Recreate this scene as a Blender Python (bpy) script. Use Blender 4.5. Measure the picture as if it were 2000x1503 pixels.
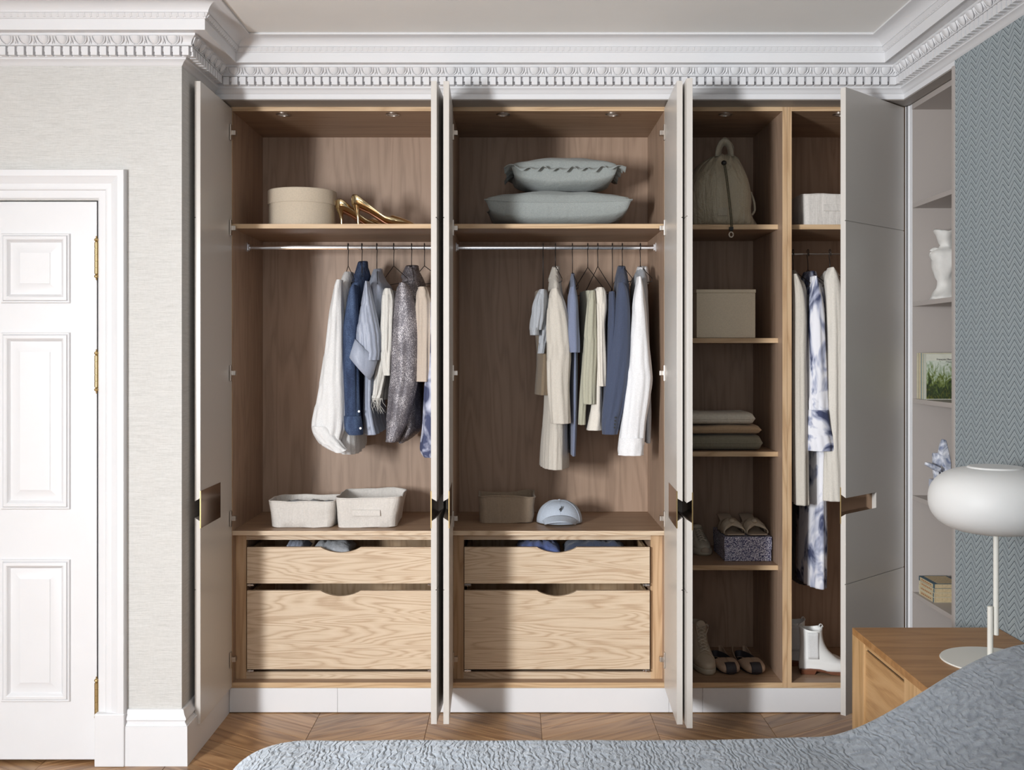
import bpy, math, random
from mathutils import Vector, Matrix, noise
random.seed(7)
for _o in list(bpy.data.objects): bpy.data.objects.remove(_o)
sc = bpy.context.scene
COL = sc.collection
PI = math.pi

# ------------------------------------------------------------------ camera, world, light, exposure
CAMY, CAMZ, F = -4.55, 1.52, 2100.0
cam = bpy.data.cameras.new('camera'); camo = bpy.data.objects.new('camera', cam); COL.objects.link(camo)
camo.location = (0, CAMY, CAMZ); camo.rotation_euler = (PI/2, 0, 0)
cam.sensor_width = 36; cam.lens = 36*F/2000; cam.shift_x = 0.0; cam.shift_y = -61.5/2000
cam.clip_start = 0.05
sc.camera = camo
w = bpy.data.worlds.new('world'); sc.world = w; w.use_nodes = True
w.node_tree.nodes['Background'].inputs[0].default_value = (0.97, 0.98, 1.0, 1)
w.node_tree.nodes['Background'].inputs[1].default_value = 0.235
def area(name, loc, target, sx, sy, power, color):
    l = bpy.data.lights.new(name, 'AREA'); l.shape = 'RECTANGLE'; l.size = sx; l.size_y = sy
    l.energy = power; l.color = color
    o = bpy.data.objects.new(name, l); COL.objects.link(o); o.location = loc
    o.rotation_euler = (Vector(target)-Vector(loc)).to_track_quat('-Z', 'Y').to_euler()
    return o
area('window_daylight', (-2.3, -4.75, 1.62), (-1.3, -4.50, 1.34), 0.62, 0.9, 378, (0.965, 0.984, 1.0))
area('front_fill', (-0.35, -5.05, 1.7), (-0.2, 0.0, 1.35), 1.3, 1.4, 16, (0.96, 0.98, 1.0))  # added fill light behind the camera, lifts the shaded fronts
sc.view_settings.view_transform = 'Standard'; sc.view_settings.look = 'None'
sc.view_settings.gamma = 1.0; sc.view_settings.use_curve_mapping = False
sc.view_settings.exposure = 0.0

# ------------------------------------------------------------------ helpers
def at(px, py, Y):
    D = Y-CAMY
    return Vector(((px-1000)*D/F, Y, CAMZ-(py-690)*D/F))
def X_(px, Y=0.0): return (px-1000)*(Y-CAMY)/F
def Z_(py, Y=0.0): return CAMZ-(py-690)*(Y-CAMY)/F
def lerp(a, b, t): return a+(b-a)*t
def sst(a, b, x):
    t = min(1, max(0, (x-a)/(b-a))); return t*t*(3-2*t)
def S(r, g, b):
    f = lambda c: (c/255/12.92) if c/255 <= 0.04045 else ((c/255+0.055)/1.055)**2.4
    return (f(r), f(g), f(b), 1)

class MB:
    def __init__(s): s.v = []; s.f = []
    def add(s, vs, fs):
        o = len(s.v); s.v += [Vector(p) for p in vs]; s.f += [tuple(o+i for i in f) for f in fs]; return s
    def box(s, x0, x1, y0, y1, z0, z1):
        return s.add([(x, y, z) for z in (z0, z1) for y in (y0, y1) for x in (x0, x1)],
                     [(0,2,3,1),(4,5,7,6),(0,1,5,4),(2,6,7,3),(0,4,6,2),(1,3,7,5)])
    def prism(s, poly, fn, a, b):
        n = len(poly)
        vs = [fn(p, a) for p in poly]+[fn(p, b) for p in poly]
        return s.add(vs, [tuple(range(n-1,-1,-1)), tuple(range(n, 2*n))]+[(i,(i+1)%n,n+(i+1)%n,n+i) for i in range(n)])
    def loft(s, rings, closed=True, cap0=False, cap1=False):
        n = len(rings[0]); m = len(rings)
        vs = [p for r in rings for p in r]; fs = []
        for j in range(m-1):
            for i in range(n if closed else n-1):
                k = (i+1) % n
                fs.append((j*n+i, j*n+k, (j+1)*n+k, (j+1)*n+i))
        if cap0: fs.append(tuple(range(n-1,-1,-1)))
        if cap1: fs.append(tuple((m-1)*n+i for i in range(n)))
        return s.add(vs, fs)
    def tube(s, pts, r, n=8, cap=True):
        pts = [Vector(p) for p in pts]; m = len(pts)
        rs = r if isinstance(r, (list, tuple)) else [r]*m
        up = None; rings = []
        for i, p in enumerate(pts):
            t = (pts[min(i+1, m-1)]-pts[max(i-1, 0)]).normalized()
            if up is None: up = Vector((0,0,1)) if abs(t.z) < .9 else Vector((0,1,0))
            a = t.cross(up)
            if a.length < 1e-5: a = t.cross(Vector((1,0,0)))
            a.normalize(); b = t.cross(a).normalized(); up = b.cross(t).normalized() if False else up
            rings.append([p+(a*math.cos(2*PI*k/n)+b*math.sin(2*PI*k/n))*rs[i] for k in range(n)])
        return s.loft(rings, True, cap, cap)
    def lathe(s, prof, c=(0,0,0), n=32, cap0=False, cap1=False):
        c = Vector(c)
        return s.loft([[c+Vector((r*math.cos(2*PI*k/n), r*math.sin(2*PI*k/n), z)) for k in range(n)] for r, z in prof], True, cap0, cap1)
    def ell(s, c, rx, ry, rz, n=16, m=10):
        c = Vector(c)
        return s.loft([[c+Vector((rx*math.sin(PI*j/m)*math.cos(2*PI*k/n), ry*math.sin(PI*j/m)*math.sin(2*PI*k/n), -rz*math.cos(PI*j/m))) for k in range(n)] for j in [0.02]+list(range(1, m))+[m-.02]], True, True, True)
    def xf(s, M): s.v = [M@p for p in s.v]; return s
    def wob(s, amp, freq, seed=0):
        o = Vector((seed*3.1, seed*1.7, seed*.9))
        s.v = [p+noise.noise_vector(p*freq+o)*amp for p in s.v]; return s

def origin(o):
    c = Vector((0,0,0))
    while o is not None: c += Vector(o.location); o = o.parent
    return c
def tag(o, label=None, cat=None, group=None, kind=None):
    for k, x in (('label', label), ('category', cat), ('group', group), ('kind', kind)):
        if x: o[k] = x
    return o
def thing(name, label, cat, loc, group=None):
    o = bpy.data.objects.new(name, None); COL.objects.link(o); o.location = loc; o.empty_display_size = .05
    return tag(o, label, cat, group)
def mesh(name, mb, base):
    me = bpy.data.meshes.new(name); me.from_pydata([tuple(p-base) for p in mb.v], [], mb.f); me.update(); me.validate()
    return me
def part(name, mb, mat, parent=None, smooth=False, bevel=0, label=None, solid=0, ang=40, subd=0, loc=None, fixn=False):
    base = origin(parent) if parent is not None else (Vector(loc) if loc is not None else Vector((0,0,0)))
    me = mesh(name, mb, base); me.materials.append(mat)
    if fixn:
        import bmesh
        b = bmesh.new(); b.from_mesh(me); bmesh.ops.recalc_face_normals(b, faces=b.faces); b.to_mesh(me); b.free()
    if smooth:
        me.polygons.foreach_set('use_smooth', [True]*len(me.polygons))
        if smooth != 'all': me.set_sharp_from_angle(angle=math.radians(ang))
    o = bpy.data.objects.new(name, me); COL.objects.link(o)
    if parent is not None: o.parent = parent
    elif loc is not None: o.location = loc
    if bevel:
        m = o.modifiers.new('bevel', 'BEVEL'); m.width = bevel; m.segments = 2; m.limit_method = 'ANGLE'
    if subd:
        m = o.modifiers.new('subd', 'SUBSURF'); m.levels = subd; m.render_levels = subd
    if solid:
        m = o.modifiers.new('solid', 'SOLIDIFY'); m.thickness = solid; m.offset = 0
    if label: o['label'] = label
    return o
def single(name, mb, mat, label, cat, loc, group=None, **k):
    return tag(part(name, mb, mat, None, loc=loc, **k), label, cat, group)
def boxes(name, bl, mat, parent, **k):
    for q in bl: o = part(name, MB().box(*q), mat, parent, **k)
    return o
def struct(name, mb, mat, **k):
    o = part(name, mb, mat, None, **k); o['kind'] = 'structure'; return o
def inst(src, name, parent, loc, rotz=0, scale=None):
    o = bpy.data.objects.new(name, src); COL.objects.link(o); o.parent = parent
    o.location = Vector(loc)-origin(parent); o.rotation_euler = (0, 0, rotz)
    if scale: o.scale = scale
    return o

# ------------------------------------------------------------------ material helpers
class NT:
    def __init__(s, name):
        s.m = bpy.data.materials.new(name); s.m.use_nodes = True; s.t = s.m.node_tree
        s.b = s.t.nodes['Principled BSDF']; s.tc = None
    def n(s, typ, **k):
        x = s.t.nodes.new(typ)
        for a, b in k.items(): setattr(x, a, b)
        return x
    def l(s, a, b): s.t.links.new(a, b)
    def obj(s):
        if not s.tc: s.tc = s.n('ShaderNodeTexCoord')
        return s.tc.outputs['Object']
    def map(s, v, sc_=(1,1,1), loc=(0,0,0), rot=(0,0,0)):
        m = s.n('ShaderNodeMapping'); s.l(v, m.inputs[0])
        m.inputs['Scale'].default_value = sc_; m.inputs['Location'].default_value = loc; m.inputs['Rotation'].default_value = rot
        return m.outputs[0]
    def noise(s, v, scale, detail=3, rough=.5, dist=0):
        x = s.n('ShaderNodeTexNoise'); s.l(v, x.inputs['Vector'])
        x.inputs['Scale'].default_value = scale; x.inputs['Detail'].default_value = detail
        x.inputs['Roughness'].default_value = rough; x.inputs['Distortion'].default_value = dist
        return x.outputs['Fac']
    def vor(s, v, scale, feature='F1', rnd=1.0, out='Distance'):
        x = s.n('ShaderNodeTexVoronoi', feature=feature); s.l(v, x.inputs['Vector'])
        x.inputs['Scale'].default_value = scale; x.inputs['Randomness'].default_value = rnd
        return x.outputs[out]
    def math(s, op, a, b=None, c=None, clamp=False):
        x = s.n('ShaderNodeMath', operation=op, use_clamp=clamp)
        for i, q in enumerate((a, b, c)):
            if q is None: continue
            if isinstance(q, (int, float)): x.inputs[i].default_value = q
            else: s.l(q, x.inputs[i])
        return x.outputs[0]
    def ramp(s, f, stops, interp='LINEAR'):
        x = s.n('ShaderNodeValToRGB'); s.l(f, x.inputs[0]); x.color_ramp.interpolation = interp
        e = x.color_ramp.elements
        while len(e) < len(stops): e.new(.5)
        for i, (p, c) in enumerate(stops): e[i].position = p; e[i].color = c if len(c) == 4 else (*c, 1)
        return x.outputs[0]
    def mix(s, f, a, b, mode='MIX'):
        x = s.n('ShaderNodeMix', data_type='RGBA', blend_type=mode)
        if isinstance(f, (int, float)): x.inputs[0].default_value = f
        else: s.l(f, x.inputs[0])
        for i, q in ((6, a), (7, b)):
            if isinstance(q, tuple): x.inputs[i].default_value = q
            else: s.l(q, x.inputs[i])
        return x.outputs[2]
    def bump(s, h, strength=.3, dist=.002, prev=None):
        x = s.n('ShaderNodeBump'); s.l(h, x.inputs['Height'])
        x.inputs['Strength'].default_value = strength; x.inputs['Distance'].default_value = dist
        if prev: s.l(prev, x.inputs['Normal'])
        return x.outputs[0]
    def fin(s, col=None, rough=.6, metal=0, normal=None, **k):
        b = s.b
        if col is not None:
            if isinstance(col, tuple): b.inputs['Base Color'].default_value = col
            else: s.l(col, b.inputs['Base Color'])
        if isinstance(rough, (int, float)): b.inputs['Roughness'].default_value = rough
        else: s.l(rough, b.inputs['Roughness'])
        b.inputs['Metallic'].default_value = metal
        if normal: s.l(normal, b.inputs['Normal'])
        for a, q in k.items(): b.inputs[a.replace('_', ' ')].default_value = q
        return s.m
def plain(name, col, rough=.5, metal=0, var=.03, nscale=6, **k):
    t = NT(name); nz = t.noise(t.obj(), nscale, 3)
    d = tuple(c*(1-var*2) for c in col[:3])+(1,)
    return t.fin(t.ramp(nz, [(.3, d), (.7, col)]), rough, metal, **k)
def fabric(name, col, weave=600, bump=.25, var=.08, rough=.92, crease=.35):
    t = NT(name); o = t.obj()
    n1 = t.noise(t.map(o, (weave, weave, weave*.25)), 1, 2); n2 = t.noise(t.map(o, (weave*.25, weave*.25, weave)), 1, 2)
    wv = t.math('ADD', n1, n2)
    cr = t.math('ADD', t.noise(t.map(o, (34, 34, 4)), 1, 3, .5, .6), t.math('MULTIPLY', t.noise(t.map(o, (16, 16, 11)), 1, 4, .6, 1.2), .6))
    d = tuple(c*(1-var*1.6) for c in col[:3])+(1,)
    c = t.ramp(t.math('MULTIPLY', wv, .5), [(.38, d), (.62, col)])
    nb = t.bump(cr, crease, .012)
    return t.fin(c, rough, 0, t.bump(wv, bump, .0006, nb), Sheen_Weight=.15)
def wood(name, c0, c1, c2, grain='z', scale=1.0, rough=.45, rings=9, plank=False, fib=.5):
    t = NT(name); o = t.obj(); oi = t.n('ShaderNodeObjectInfo')
    off = t.n('ShaderNodeVectorMath', operation='SCALE'); cmb = t.n('ShaderNodeCombineXYZ')
    for i in range(3): t.l(oi.outputs['Random'], cmb.inputs[i])
    t.l(cmb.outputs[0], off.inputs[0]); off.inputs['Scale'].default_value = 37.0
    add = t.n('ShaderNodeVectorMath', operation='ADD'); t.l(o, add.inputs[0]); t.l(off.outputs[0], add.inputs[1]); v = add.outputs[0]
    a, b = .7*scale, 7.5*scale
    sc3 = {'x': (a, b, b), 'y': (b, a, b), 'z': (b, b, a)}[grain]
    big = t.noise(t.map(v, sc3), 1, 2, .45, .25)
    r = t.math('FRACT', t.math('MULTIPLY', big, rings*1.0))
    r = t.math('ABSOLUTE', t.math('SUBTRACT', r, .5))
    a, b = 6*scale, 260*scale
    sf = {'x': (a, b, b), 'y': (b, a, b), 'z': (b, b, a)}[grain]
    fibre = t.noise(t.map(v, sf), 1, 3, .6)
    mixv = t.math('ADD', t.math('MULTIPLY', r, 1.0), t.math('MULTIPLY', t.math('SUBTRACT', fibre, .5), fib))
    col = t.ramp(mixv, [(.0, c0), (.22, c1), (.6, c2)])
    if plank:
        hs = t.n('ShaderNodeHueSaturation'); t.l(col, hs.inputs['Color'])
        t.l(t.math('ADD', t.math('MULTIPLY', oi.outputs['Random'], .4), .8), hs.inputs['Value']); col = hs.outputs[0]
    return t.fin(col, rough, 0, t.bump(mixv, .12, .0006))

# ------------------------------------------------------------------ materials
M_white = plain('white_trim_paint', S(219, 219, 221), .42, var=.01)
M_plaster = plain('white_plaster', S(219, 219, 219), .75, var=.012)
M_ceil = plain('ceiling_paint', S(246, 245, 242), .85, var=.01)
M_lacq = plain('greige_lacquer', S(204, 199, 193), .32, var=.012, nscale=2)
M_book = plain('taupe_lacquer', S(174, 166, 161), .45, var=.012, nscale=2)
M_plinth = plain('plinth_lacquer', S(226, 226, 228), .4, var=.01)
M_oak = wood('oak_front', S(186, 160, 132), S(206, 184, 157), S(214, 194, 169), 'x', 1.3, .5, 30, fib=.8)
M_oake = wood('oak_shelf_edge', S(184, 152, 116), S(201, 170, 133), S(209, 180, 144), 'x', 1.8, .5, 8)
M_oakv = wood('oak_edge', S(182, 148, 112), S(200, 167, 130), S(208, 178, 142), 'z', 1.6, .5, 8)
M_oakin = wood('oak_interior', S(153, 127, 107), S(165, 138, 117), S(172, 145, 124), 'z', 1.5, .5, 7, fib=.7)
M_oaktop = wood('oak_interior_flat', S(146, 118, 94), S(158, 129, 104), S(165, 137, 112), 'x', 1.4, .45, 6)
M_stand = wood('oak_nightstand', S(170, 130, 86), S(186, 146, 100), S(195, 157, 112), 'y', 2.2, .4, 4, fib=1.0)
M_standt = wood('oak_nightstand_top', S(150, 107, 64), S(166, 122, 76), S(176, 132, 86), 'x', 2.4, .4, 3, fib=1.0)
M_plank = wood('oak_floor_plank', S(128, 92, 60), S(158, 120, 83), S(176, 139, 100), 'x', 1.3, .35, 9, plank=True)
M_gap = plain('floor_gap', S(50, 34, 22), .8)
M_chrome = plain('chrome', S(225, 225, 228), .12, 1, var=.0)
M_nickel = plain('satin_nickel', S(200, 192, 184), .3, 1, var=.0)
M_brass = plain('brass', S(186, 162, 116), .42, 1, var=.05, nscale=40)
M_bronze = plain('bronze_plate', S(150, 122, 98), .16, 1, var=.08, nscale=9)
M_blackw = plain('black_wire', S(22, 20, 20), .4)
M_dark = plain('dark_gap', S(24, 20, 18), .9)
M_lampw = plain('white_lamp_metal', S(228, 226, 218), .4, var=.0)
M_opal = plain('opal_glass', S(226, 226, 225), .5, var=.0, Subsurface_Weight=.2, Subsurface_Radius=(.05, .05, .05))
M_frost = plain('frosted_lens', S(200, 190, 182), .3, var=.0)

def grasscloth():
    t = NT('grasscloth_wallpaper'); o = t.obj()
    a = t.noise(t.map(o, (9, 9, 420)), 1, 5, .75); b = t.noise(t.map(o, (60, 60, 900)), 1, 2, .6); c = t.noise(t.map(o, (420, 420, 40)), 1, 2)
    f = t.math('ADD', t.math('MULTIPLY', a, .6), t.math('ADD', t.math('MULTIPLY', b, .3), t.math('MULTIPLY', c, .1)))
    col = t.ramp(f, [(.34, S(176, 175, 172)), (.52, S(201, 200, 197)), (.66, S(212, 211, 209))])
    return t.fin(col, .8, 0, t.bump(f, .35, .0015))
M_grass = grasscloth()
def chevron():
    t = NT('chevron_wallcovering'); o = t.obj()
    sp = t.n('ShaderNodeSeparateXYZ'); t.l(o, sp.inputs[0]); y, z = sp.outputs[1], sp.outputs[2]
    fy = t.math('FRACT', t.math('MULTIPLY', y, 1/.0815)); tri = t.math('ABSOLUTE', t.math('SUBTRACT', t.math('MULTIPLY', fy, 2), 1))
    v = t.math('DIVIDE', t.math('ADD', z, t.math('MULTIPLY', tri, .034)), .0222)
    wob = t.math('MULTIPLY', t.math('SUBTRACT', t.noise(o, 300, 2), .5), .12)
    f = t.math('FRACT', t.math('ADD', v, wob))
    side = t.math('GREATER_THAN', fy, .5)
    def line(c, wd, strn):
        d = t.math('ABSOLUTE', t.math('SUBTRACT', f, c))
        return t.math('MULTIPLY', t.math('SUBTRACT', 1, t.math('DIVIDE', d, wd), clamp=True), strn)
    def ln(c, wd, strn):
        x = t.math('SUBTRACT', 1.0, t.math('DIVIDE', t.math('ABSOLUTE', t.math('SUBTRACT', f, c)), wd)); 
        return t.math('MULTIPLY', t.math('MAXIMUM', x, 0), strn)
    dark = t.math('ADD', ln(.5, .13, 1.0), t.math('MULTIPLY', ln(.86, .09, .55), t.math('SUBTRACT', 1, t.math('MULTIPLY', side, .55))))
    light = ln(.34, .09, .6)
    nz = t.noise(t.map(o, (500, 500, 500)), 1, 2)
    c = t.ramp(nz, [(.3, S(146, 156, 161)), (.7, S(164, 174, 178))])
    c = t.mix(t.math('MINIMUM', t.math('MULTIPLY', dark, 1.25), 1), c, S(66, 76, 84))
    c = t.mix(light, c, S(176, 184, 184))
    h = t.math('SUBTRACT', t.math('MULTIPLY', light, .6), dark)
    return t.fin(c, .75, 0, t.bump(h, .5, .0015))
M_chev = chevron()
def quilt():
    t = NT('quilted_bedspread'); o = t.obj()
    sp = t.n('ShaderNodeSeparateXYZ'); t.l(o, sp.inputs[0]); cb = t.n('ShaderNodeCombineXYZ')
    d1 = t.math('SUBTRACT', t.noise(t.map(o, (9, 4, 5)), 1, 2), .5); d2 = t.math('SUBTRACT', t.noise(t.map(o, (60, 40, 50)), 1, 2), .5)
    t.l(t.math('ADD', sp.outputs[0], t.math('ADD', t.math('MULTIPLY', d1, .10), t.math('MULTIPLY', d2, .02))), cb.inputs[0])
    t.l(sp.outputs[1], cb.inputs[1]); t.l(sp.outputs[2], cb.inputs[2])
    v1 = t.vor(t.map(cb.outputs[0], (92, 50, 60)), 1, 'SMOOTH_F1', .8); b = t.noise(t.map(o, (150, 150, 150)), 1, 3)
    s2 = t.n('ShaderNodeSeparateXYZ'); t.l(cb.outputs[0], s2.inputs[0])
    wv = t.math('SINE', t.math('MULTIPLY', s2.outputs[0], 6.2832/.0125))
    wv = t.math('POWER', t.math('ADD', t.math('MULTIPLY', wv, .5), .5), 2.5)
    a = t.math('ADD', t.math('MULTIPLY', wv, .20), t.math('MULTIPLY', v1, .95))
    h = t.math('ADD', t.math('MULTIPLY', a, -1.0), t.math('MULTIPLY', b, .3))
    col = t.ramp(a, [(.25, S(152, 159, 168)), (.85, S(116, 124, 133))])  # shade of the creases is put into the colour, darker where lower
    return t.fin(col, .85, 0, t.bump(h, 1.0, .0052), Sheen_Weight=.2)
M_quilt = quilt()
def glitter():
    t = NT('glitter_knit'); o = t.obj()
    a = t.vor(o, 620, 'F1', 1, 'Color'); sp = t.n('ShaderNodeSeparateColor'); t.l(a, sp.inputs[0])
    b = t.noise(o, 18, 3)
    f = t.math('ADD', sp.outputs[0], t.math('MULTIPLY', t.math('SUBTRACT', b, .5), .8))
    c = t.ramp(f, [(.55, S(92, 88, 94)), (.78, S(128, 124, 130)), (.95, S(215, 210, 212))])
    return t.fin(c, .5, .25, t.bump(sp.outputs[1], .4, .001))
M_glit = glitter()
def tiedye(name, scale=7, lo=.40, hi=.60):
    t = NT(name); o = t.obj(); a = t.noise(t.map(o, (1, 1, .8)), scale, 3, .5, 1.6)
    c = t.ramp(a, [(lo, S(66, 73, 104)), ((lo+hi)/2, S(172, 177, 198)), (hi, S(232, 232, 238))])
    return t.fin(c, .85, 0, t.bump(t.noise(t.map(o, (16, 16, 6)), 1, 4), .3, .01))
M_tie = tiedye('tie_dye_cotton', 6.5, .36, .50)
M_tied = tiedye('tie_dye_dark', 6, .46, .66)
def denim():
    t = NT('denim'); o = t.obj(); a = t.noise(t.map(o, (400, 400, 900)), 1, 2); b = t.noise(t.map(o, (20, 20, 6)), 1, 4, .6)
    f = t.math('ADD', t.math('MULTIPLY', a, .5), t.math('MULTIPLY', b, .5))
    c = t.ramp(f, [(.36, S(28, 38, 60)), (.5, S(46, 62, 94)), (.62, S(88, 108, 140))])
    return t.fin(c, .9, 0, t.bump(f, .4, .004))
M_denim = denim()
def speckle():
    t = NT('speckled_card'); o = t.obj(); a = t.vor(o, 520, 'F1', 1, 'Color'); sp = t.n('ShaderNodeSeparateColor'); t.l(a, sp.inputs[0])
    c = t.ramp(sp.outputs[0], [(.5, S(48, 50, 100)), (.56, S(226, 226, 240))], 'CONSTANT')
    return t.fin(c, .6)
M_speck = speckle()
def painted():
    t = NT('cover_painting'); o = t.obj(); sp = t.n('ShaderNodeSeparateXYZ'); t.l(o, sp.inputs[0])
    a = t.noise(t.map(o, (60, 60, 26), rot=(0, .35, 0)), 1, 4, .65, 1.5)
    h = t.math('MULTIPLY', sp.outputs[2], -3.2)
    f = t.math('ADD', a, t.math('ADD', h, .28))
    c = t.ramp(f, [(.3, S(196, 202, 190)), (.42, S(150, 165, 140)), (.5, S(110, 122, 60)), (.6, S(66, 80, 44)), (.7, S(38, 48, 36)), (.82, S(96, 100, 44))])
    return t.fin(c, .5)
M_paint = painted()

F_white = fabric('white_cotton', S(236, 236, 238), crease=.3)
F_off = fabric('off_white_blouse', S(232, 232, 232))
F_satin = fabric('blue_grey_satin', S(160, 168, 186), rough=.45, bump=.05)
F_cream = fabric('cream_linen', S(222, 216, 206))
F_frost = fabric('pale_rumpled_linen', S(218, 216, 210), crease=.7)
F_beige = fabric('beige_cotton', S(196, 182, 168))
F_linen = fabric('natural_linen', S(206, 199, 188))
F_slate = fabric('slate_blue_cotton', S(120, 129, 154))
F_green = fabric('olive_cotton', S(178, 176, 157))
F_navy = fabric('navy_wool', S(68, 77, 100))
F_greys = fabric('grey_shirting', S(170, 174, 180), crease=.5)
F_tan = fabric('taupe_linen', S(128, 112, 92))
F_cush = fabric('sage_grey_linen', S(160, 166, 164), crease=.25, var=.12)
F_bask = fabric('canvas_basket_light', S(218, 213, 207), 380, .5, crease=.45)
F_bask2 = fabric('canvas_basket_taupe', S(160, 142, 122), 380, .5, crease=.4)
F_card = fabric('linen_covered_board', S(226, 212, 188), 500, .25, crease=0.05)
F_hat = fabric('hat_box_cloth', S(204, 190, 170), 500, .2, crease=.05)
F_bag = fabric('khaki_nylon', S(172, 162, 140), 500, .1, rough=.55, crease=1.0)
F_bagd = fabric('khaki_webbing', S(168, 160, 142), 500, .3, rough=.8)
F_b1 = fabric('oatmeal_knit', S(214, 207, 192), 260, .8, crease=.4)
F_b2 = fabric('tan_throw', S(182, 155, 124), 300, .5)
F_b3 = fabric('moss_grey_throw', S(132, 126, 108), 300, .5)
F_cap = fabric('pale_blue_twill', S(186, 196, 210), crease=.12)
M_gold = plain('gold_leather', S(232, 212, 170), .16, 1, var=.06, nscale=14)
M_goldd = plain('gold_sole', S(150, 98, 70), .35, .4)
M_leaw = plain('white_leather', S(236, 236, 234), .45, var=.02)
M_leab = plain('beige_leather', S(198, 184, 164), .5, var=.05)
M_leal = plain('nubuck_loafer', S(186, 160, 138), .8, var=.06)
M_sand = plain('sandal_leather', S(182, 166, 148), .6, var=.05)
M_sneak = plain('sneaker_mesh', S(204, 196, 178), .8, var=.08, nscale=60)
M_sole = plain('rubber_sole', S(190, 182, 165), .7)
M_heel = plain('stacked_heel', S(122, 76, 54), .45, var=.15, nscale=50)
M_elast = plain('elastic_gusset', S(222, 222, 222), .85, var=.04, nscale=200)
M_char = plain('charcoal_leather', S(58, 56, 62), .6)
M_lace = plain('lace_cotton', S(214, 204, 188), .9)
M_page = plain('book_pages', S(196, 176, 140), .9, var=.12, nscale=120)
M_pageb = plain('yellowed_spine', S(206, 198, 172), .7, var=.1, nscale=30)
M_teal = plain('teal_cover', S(50, 84, 100), .6)
M_ink = plain('dark_ink', S(40, 42, 44), .7)
M_inkb = plain('brown_ink', S(150, 90, 50), .7)
M_clay = plain('rough_white_clay', S(216, 214, 210), .6, var=.06, nscale=30)
def marbled():
    t = NT('blue_marbled_plaster'); o = t.obj(); a = t.noise(o, 16, 4, .6, 2)
    return t.fin(t.ramp(a, [(.36, S(120, 130, 156)), (.5, S(190, 194, 206)), (.62, S(226, 228, 234))]), .5, 0, t.bump(a, .5, .005))
M_marb = marbled()
M_matt = plain('mattress_ticking', S(220, 218, 212), .9)
M_bedb = plain('bed_base_cloth', S(120, 124, 128), .9)

# ------------------------------------------------------------------ room shell
XL, YW = -1.2255, -0.56      # left return plane, door wall face
YC = -0.125                  # bulkhead face above the wardrobe
XR = 1.612                   # patterned wall / bulkhead on the right
ZC = 2.785
DX0, DX1, DZ = -2.315, -1.534, 2.088   # door opening
b = MB()
b.box(-3.6, DX0, YW, YW+.15, 0, ZC); b.box(DX1, XL, YW, YW+.15, 0, ZC); b.box(DX0, DX1, YW, YW+.15, DZ, ZC)
b.box(XL-.12, XL, YW+.15, .75, 0, ZC)
struct('wall_left', b, M_grass)
struct('wall_back', MB().box(XL, 2.2, .66, .75, 0, ZC), M_plaster)
b = MB(); b.box(XR, 2.2, -5.15, -.635, 0, ZC); struct('wall_right', b, M_chev)
struct('wall_niche', MB().box(2.05, 2.2, -.635, .66, 0, ZC), M_plaster)
# added wall stub, out of view, shades the right of bed and nightstand
struct('wall_shading_stub', MB().box(-1.42, -1.30, -5.15, -3.94, 0, ZC), M_plaster)
struct('ceiling', MB().box(-3.6, 2.2, -5.15, .75, ZC, ZC+.1), M_ceil)
# bulkheads that carry the cornice
b = MB(); b.box(XL, 2.05, YC, .05, 2.566, ZC); b.box(XR, 2.05, -.635, YC, 2.566, ZC)
struct('trim_2', b, M_white)
struct('trim_3', MB().box(XR-.006, XR+.06, -.64, -.622, 0, 2.566), M_book)

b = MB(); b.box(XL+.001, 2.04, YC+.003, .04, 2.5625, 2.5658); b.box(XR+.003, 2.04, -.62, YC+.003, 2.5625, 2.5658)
struct('trim_7', b, plain('soffit_greige', S(150, 143, 137), .5, var=.01))  # thin darker greige board added under the white bulkheads
# floor: subfloor and chevron oak planks
struct('floor', MB().box(-3.6, 2.2, -5.15, .75, -.08, -.012), M_gap)
floor = bpy.data.objects['floor']
PW, PA, CW = .125, .66, .4655
def plank_mb(sgn, z=0.0, tone=0):
    g = .0006; h = CW/2-g; hh = PW/2-g; c = .0012
    def para(i, zz):
        return [(-h+i, -sgn*PA*(h-i)-hh+i, zz), (h-i, sgn*PA*(h-i)-hh+i, zz), (h-i, sgn*PA*(h-i)+hh-i, zz), (-h+i, -sgn*PA*(h-i)+hh-i, zz)]
    return MB().loft([para(0, -.012), para(0, -c), para(c, 0)], True, False, True)
pm = {}
for sg in (1, -1):
    # grain along the plank: rotate the mesh so local x follows the board
    a = math.atan(sg*PA); m = plank_mb(sg); m.xf(Matrix.Rotation(-a, 4, 'Z'))
    me = mesh('plank', m, Vector((0,0,0))); me.materials.append(M_plank); pm[sg] = (me, a)
k0 = -.812
far = {1: [], -1: []}; cnt = 0
for ci in range(-6, 6):
    xc = k0+CW*(ci+.5); sg = 1 if ci % 2 == 0 else -1
    if xc < -3.4 or xc > 1.8: continue
    for j in range(-50, 6):
        yc = j*PW+.03
        if yc > .45: continue
        if yc > -2.3 and not (xc < -1.25 and yc > -.45) and xc > -2.4:
            me, a = pm[sg]; o = inst(me, 'plank', floor, (xc, yc, random.uniform(-.0006, 0)), a); cnt += 1
        elif yc > -5.1: far[sg].append((xc, yc))
b = MB()
for sg in (1, -1):
    for xc, yc in far[sg]:
        m = plank_mb(sg); b.add([p+Vector((xc, yc, 0)) for p in m.v], m.f)
o = part('plank_field', b, M_plank, floor); o['kind'] = 'stuff'

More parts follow.
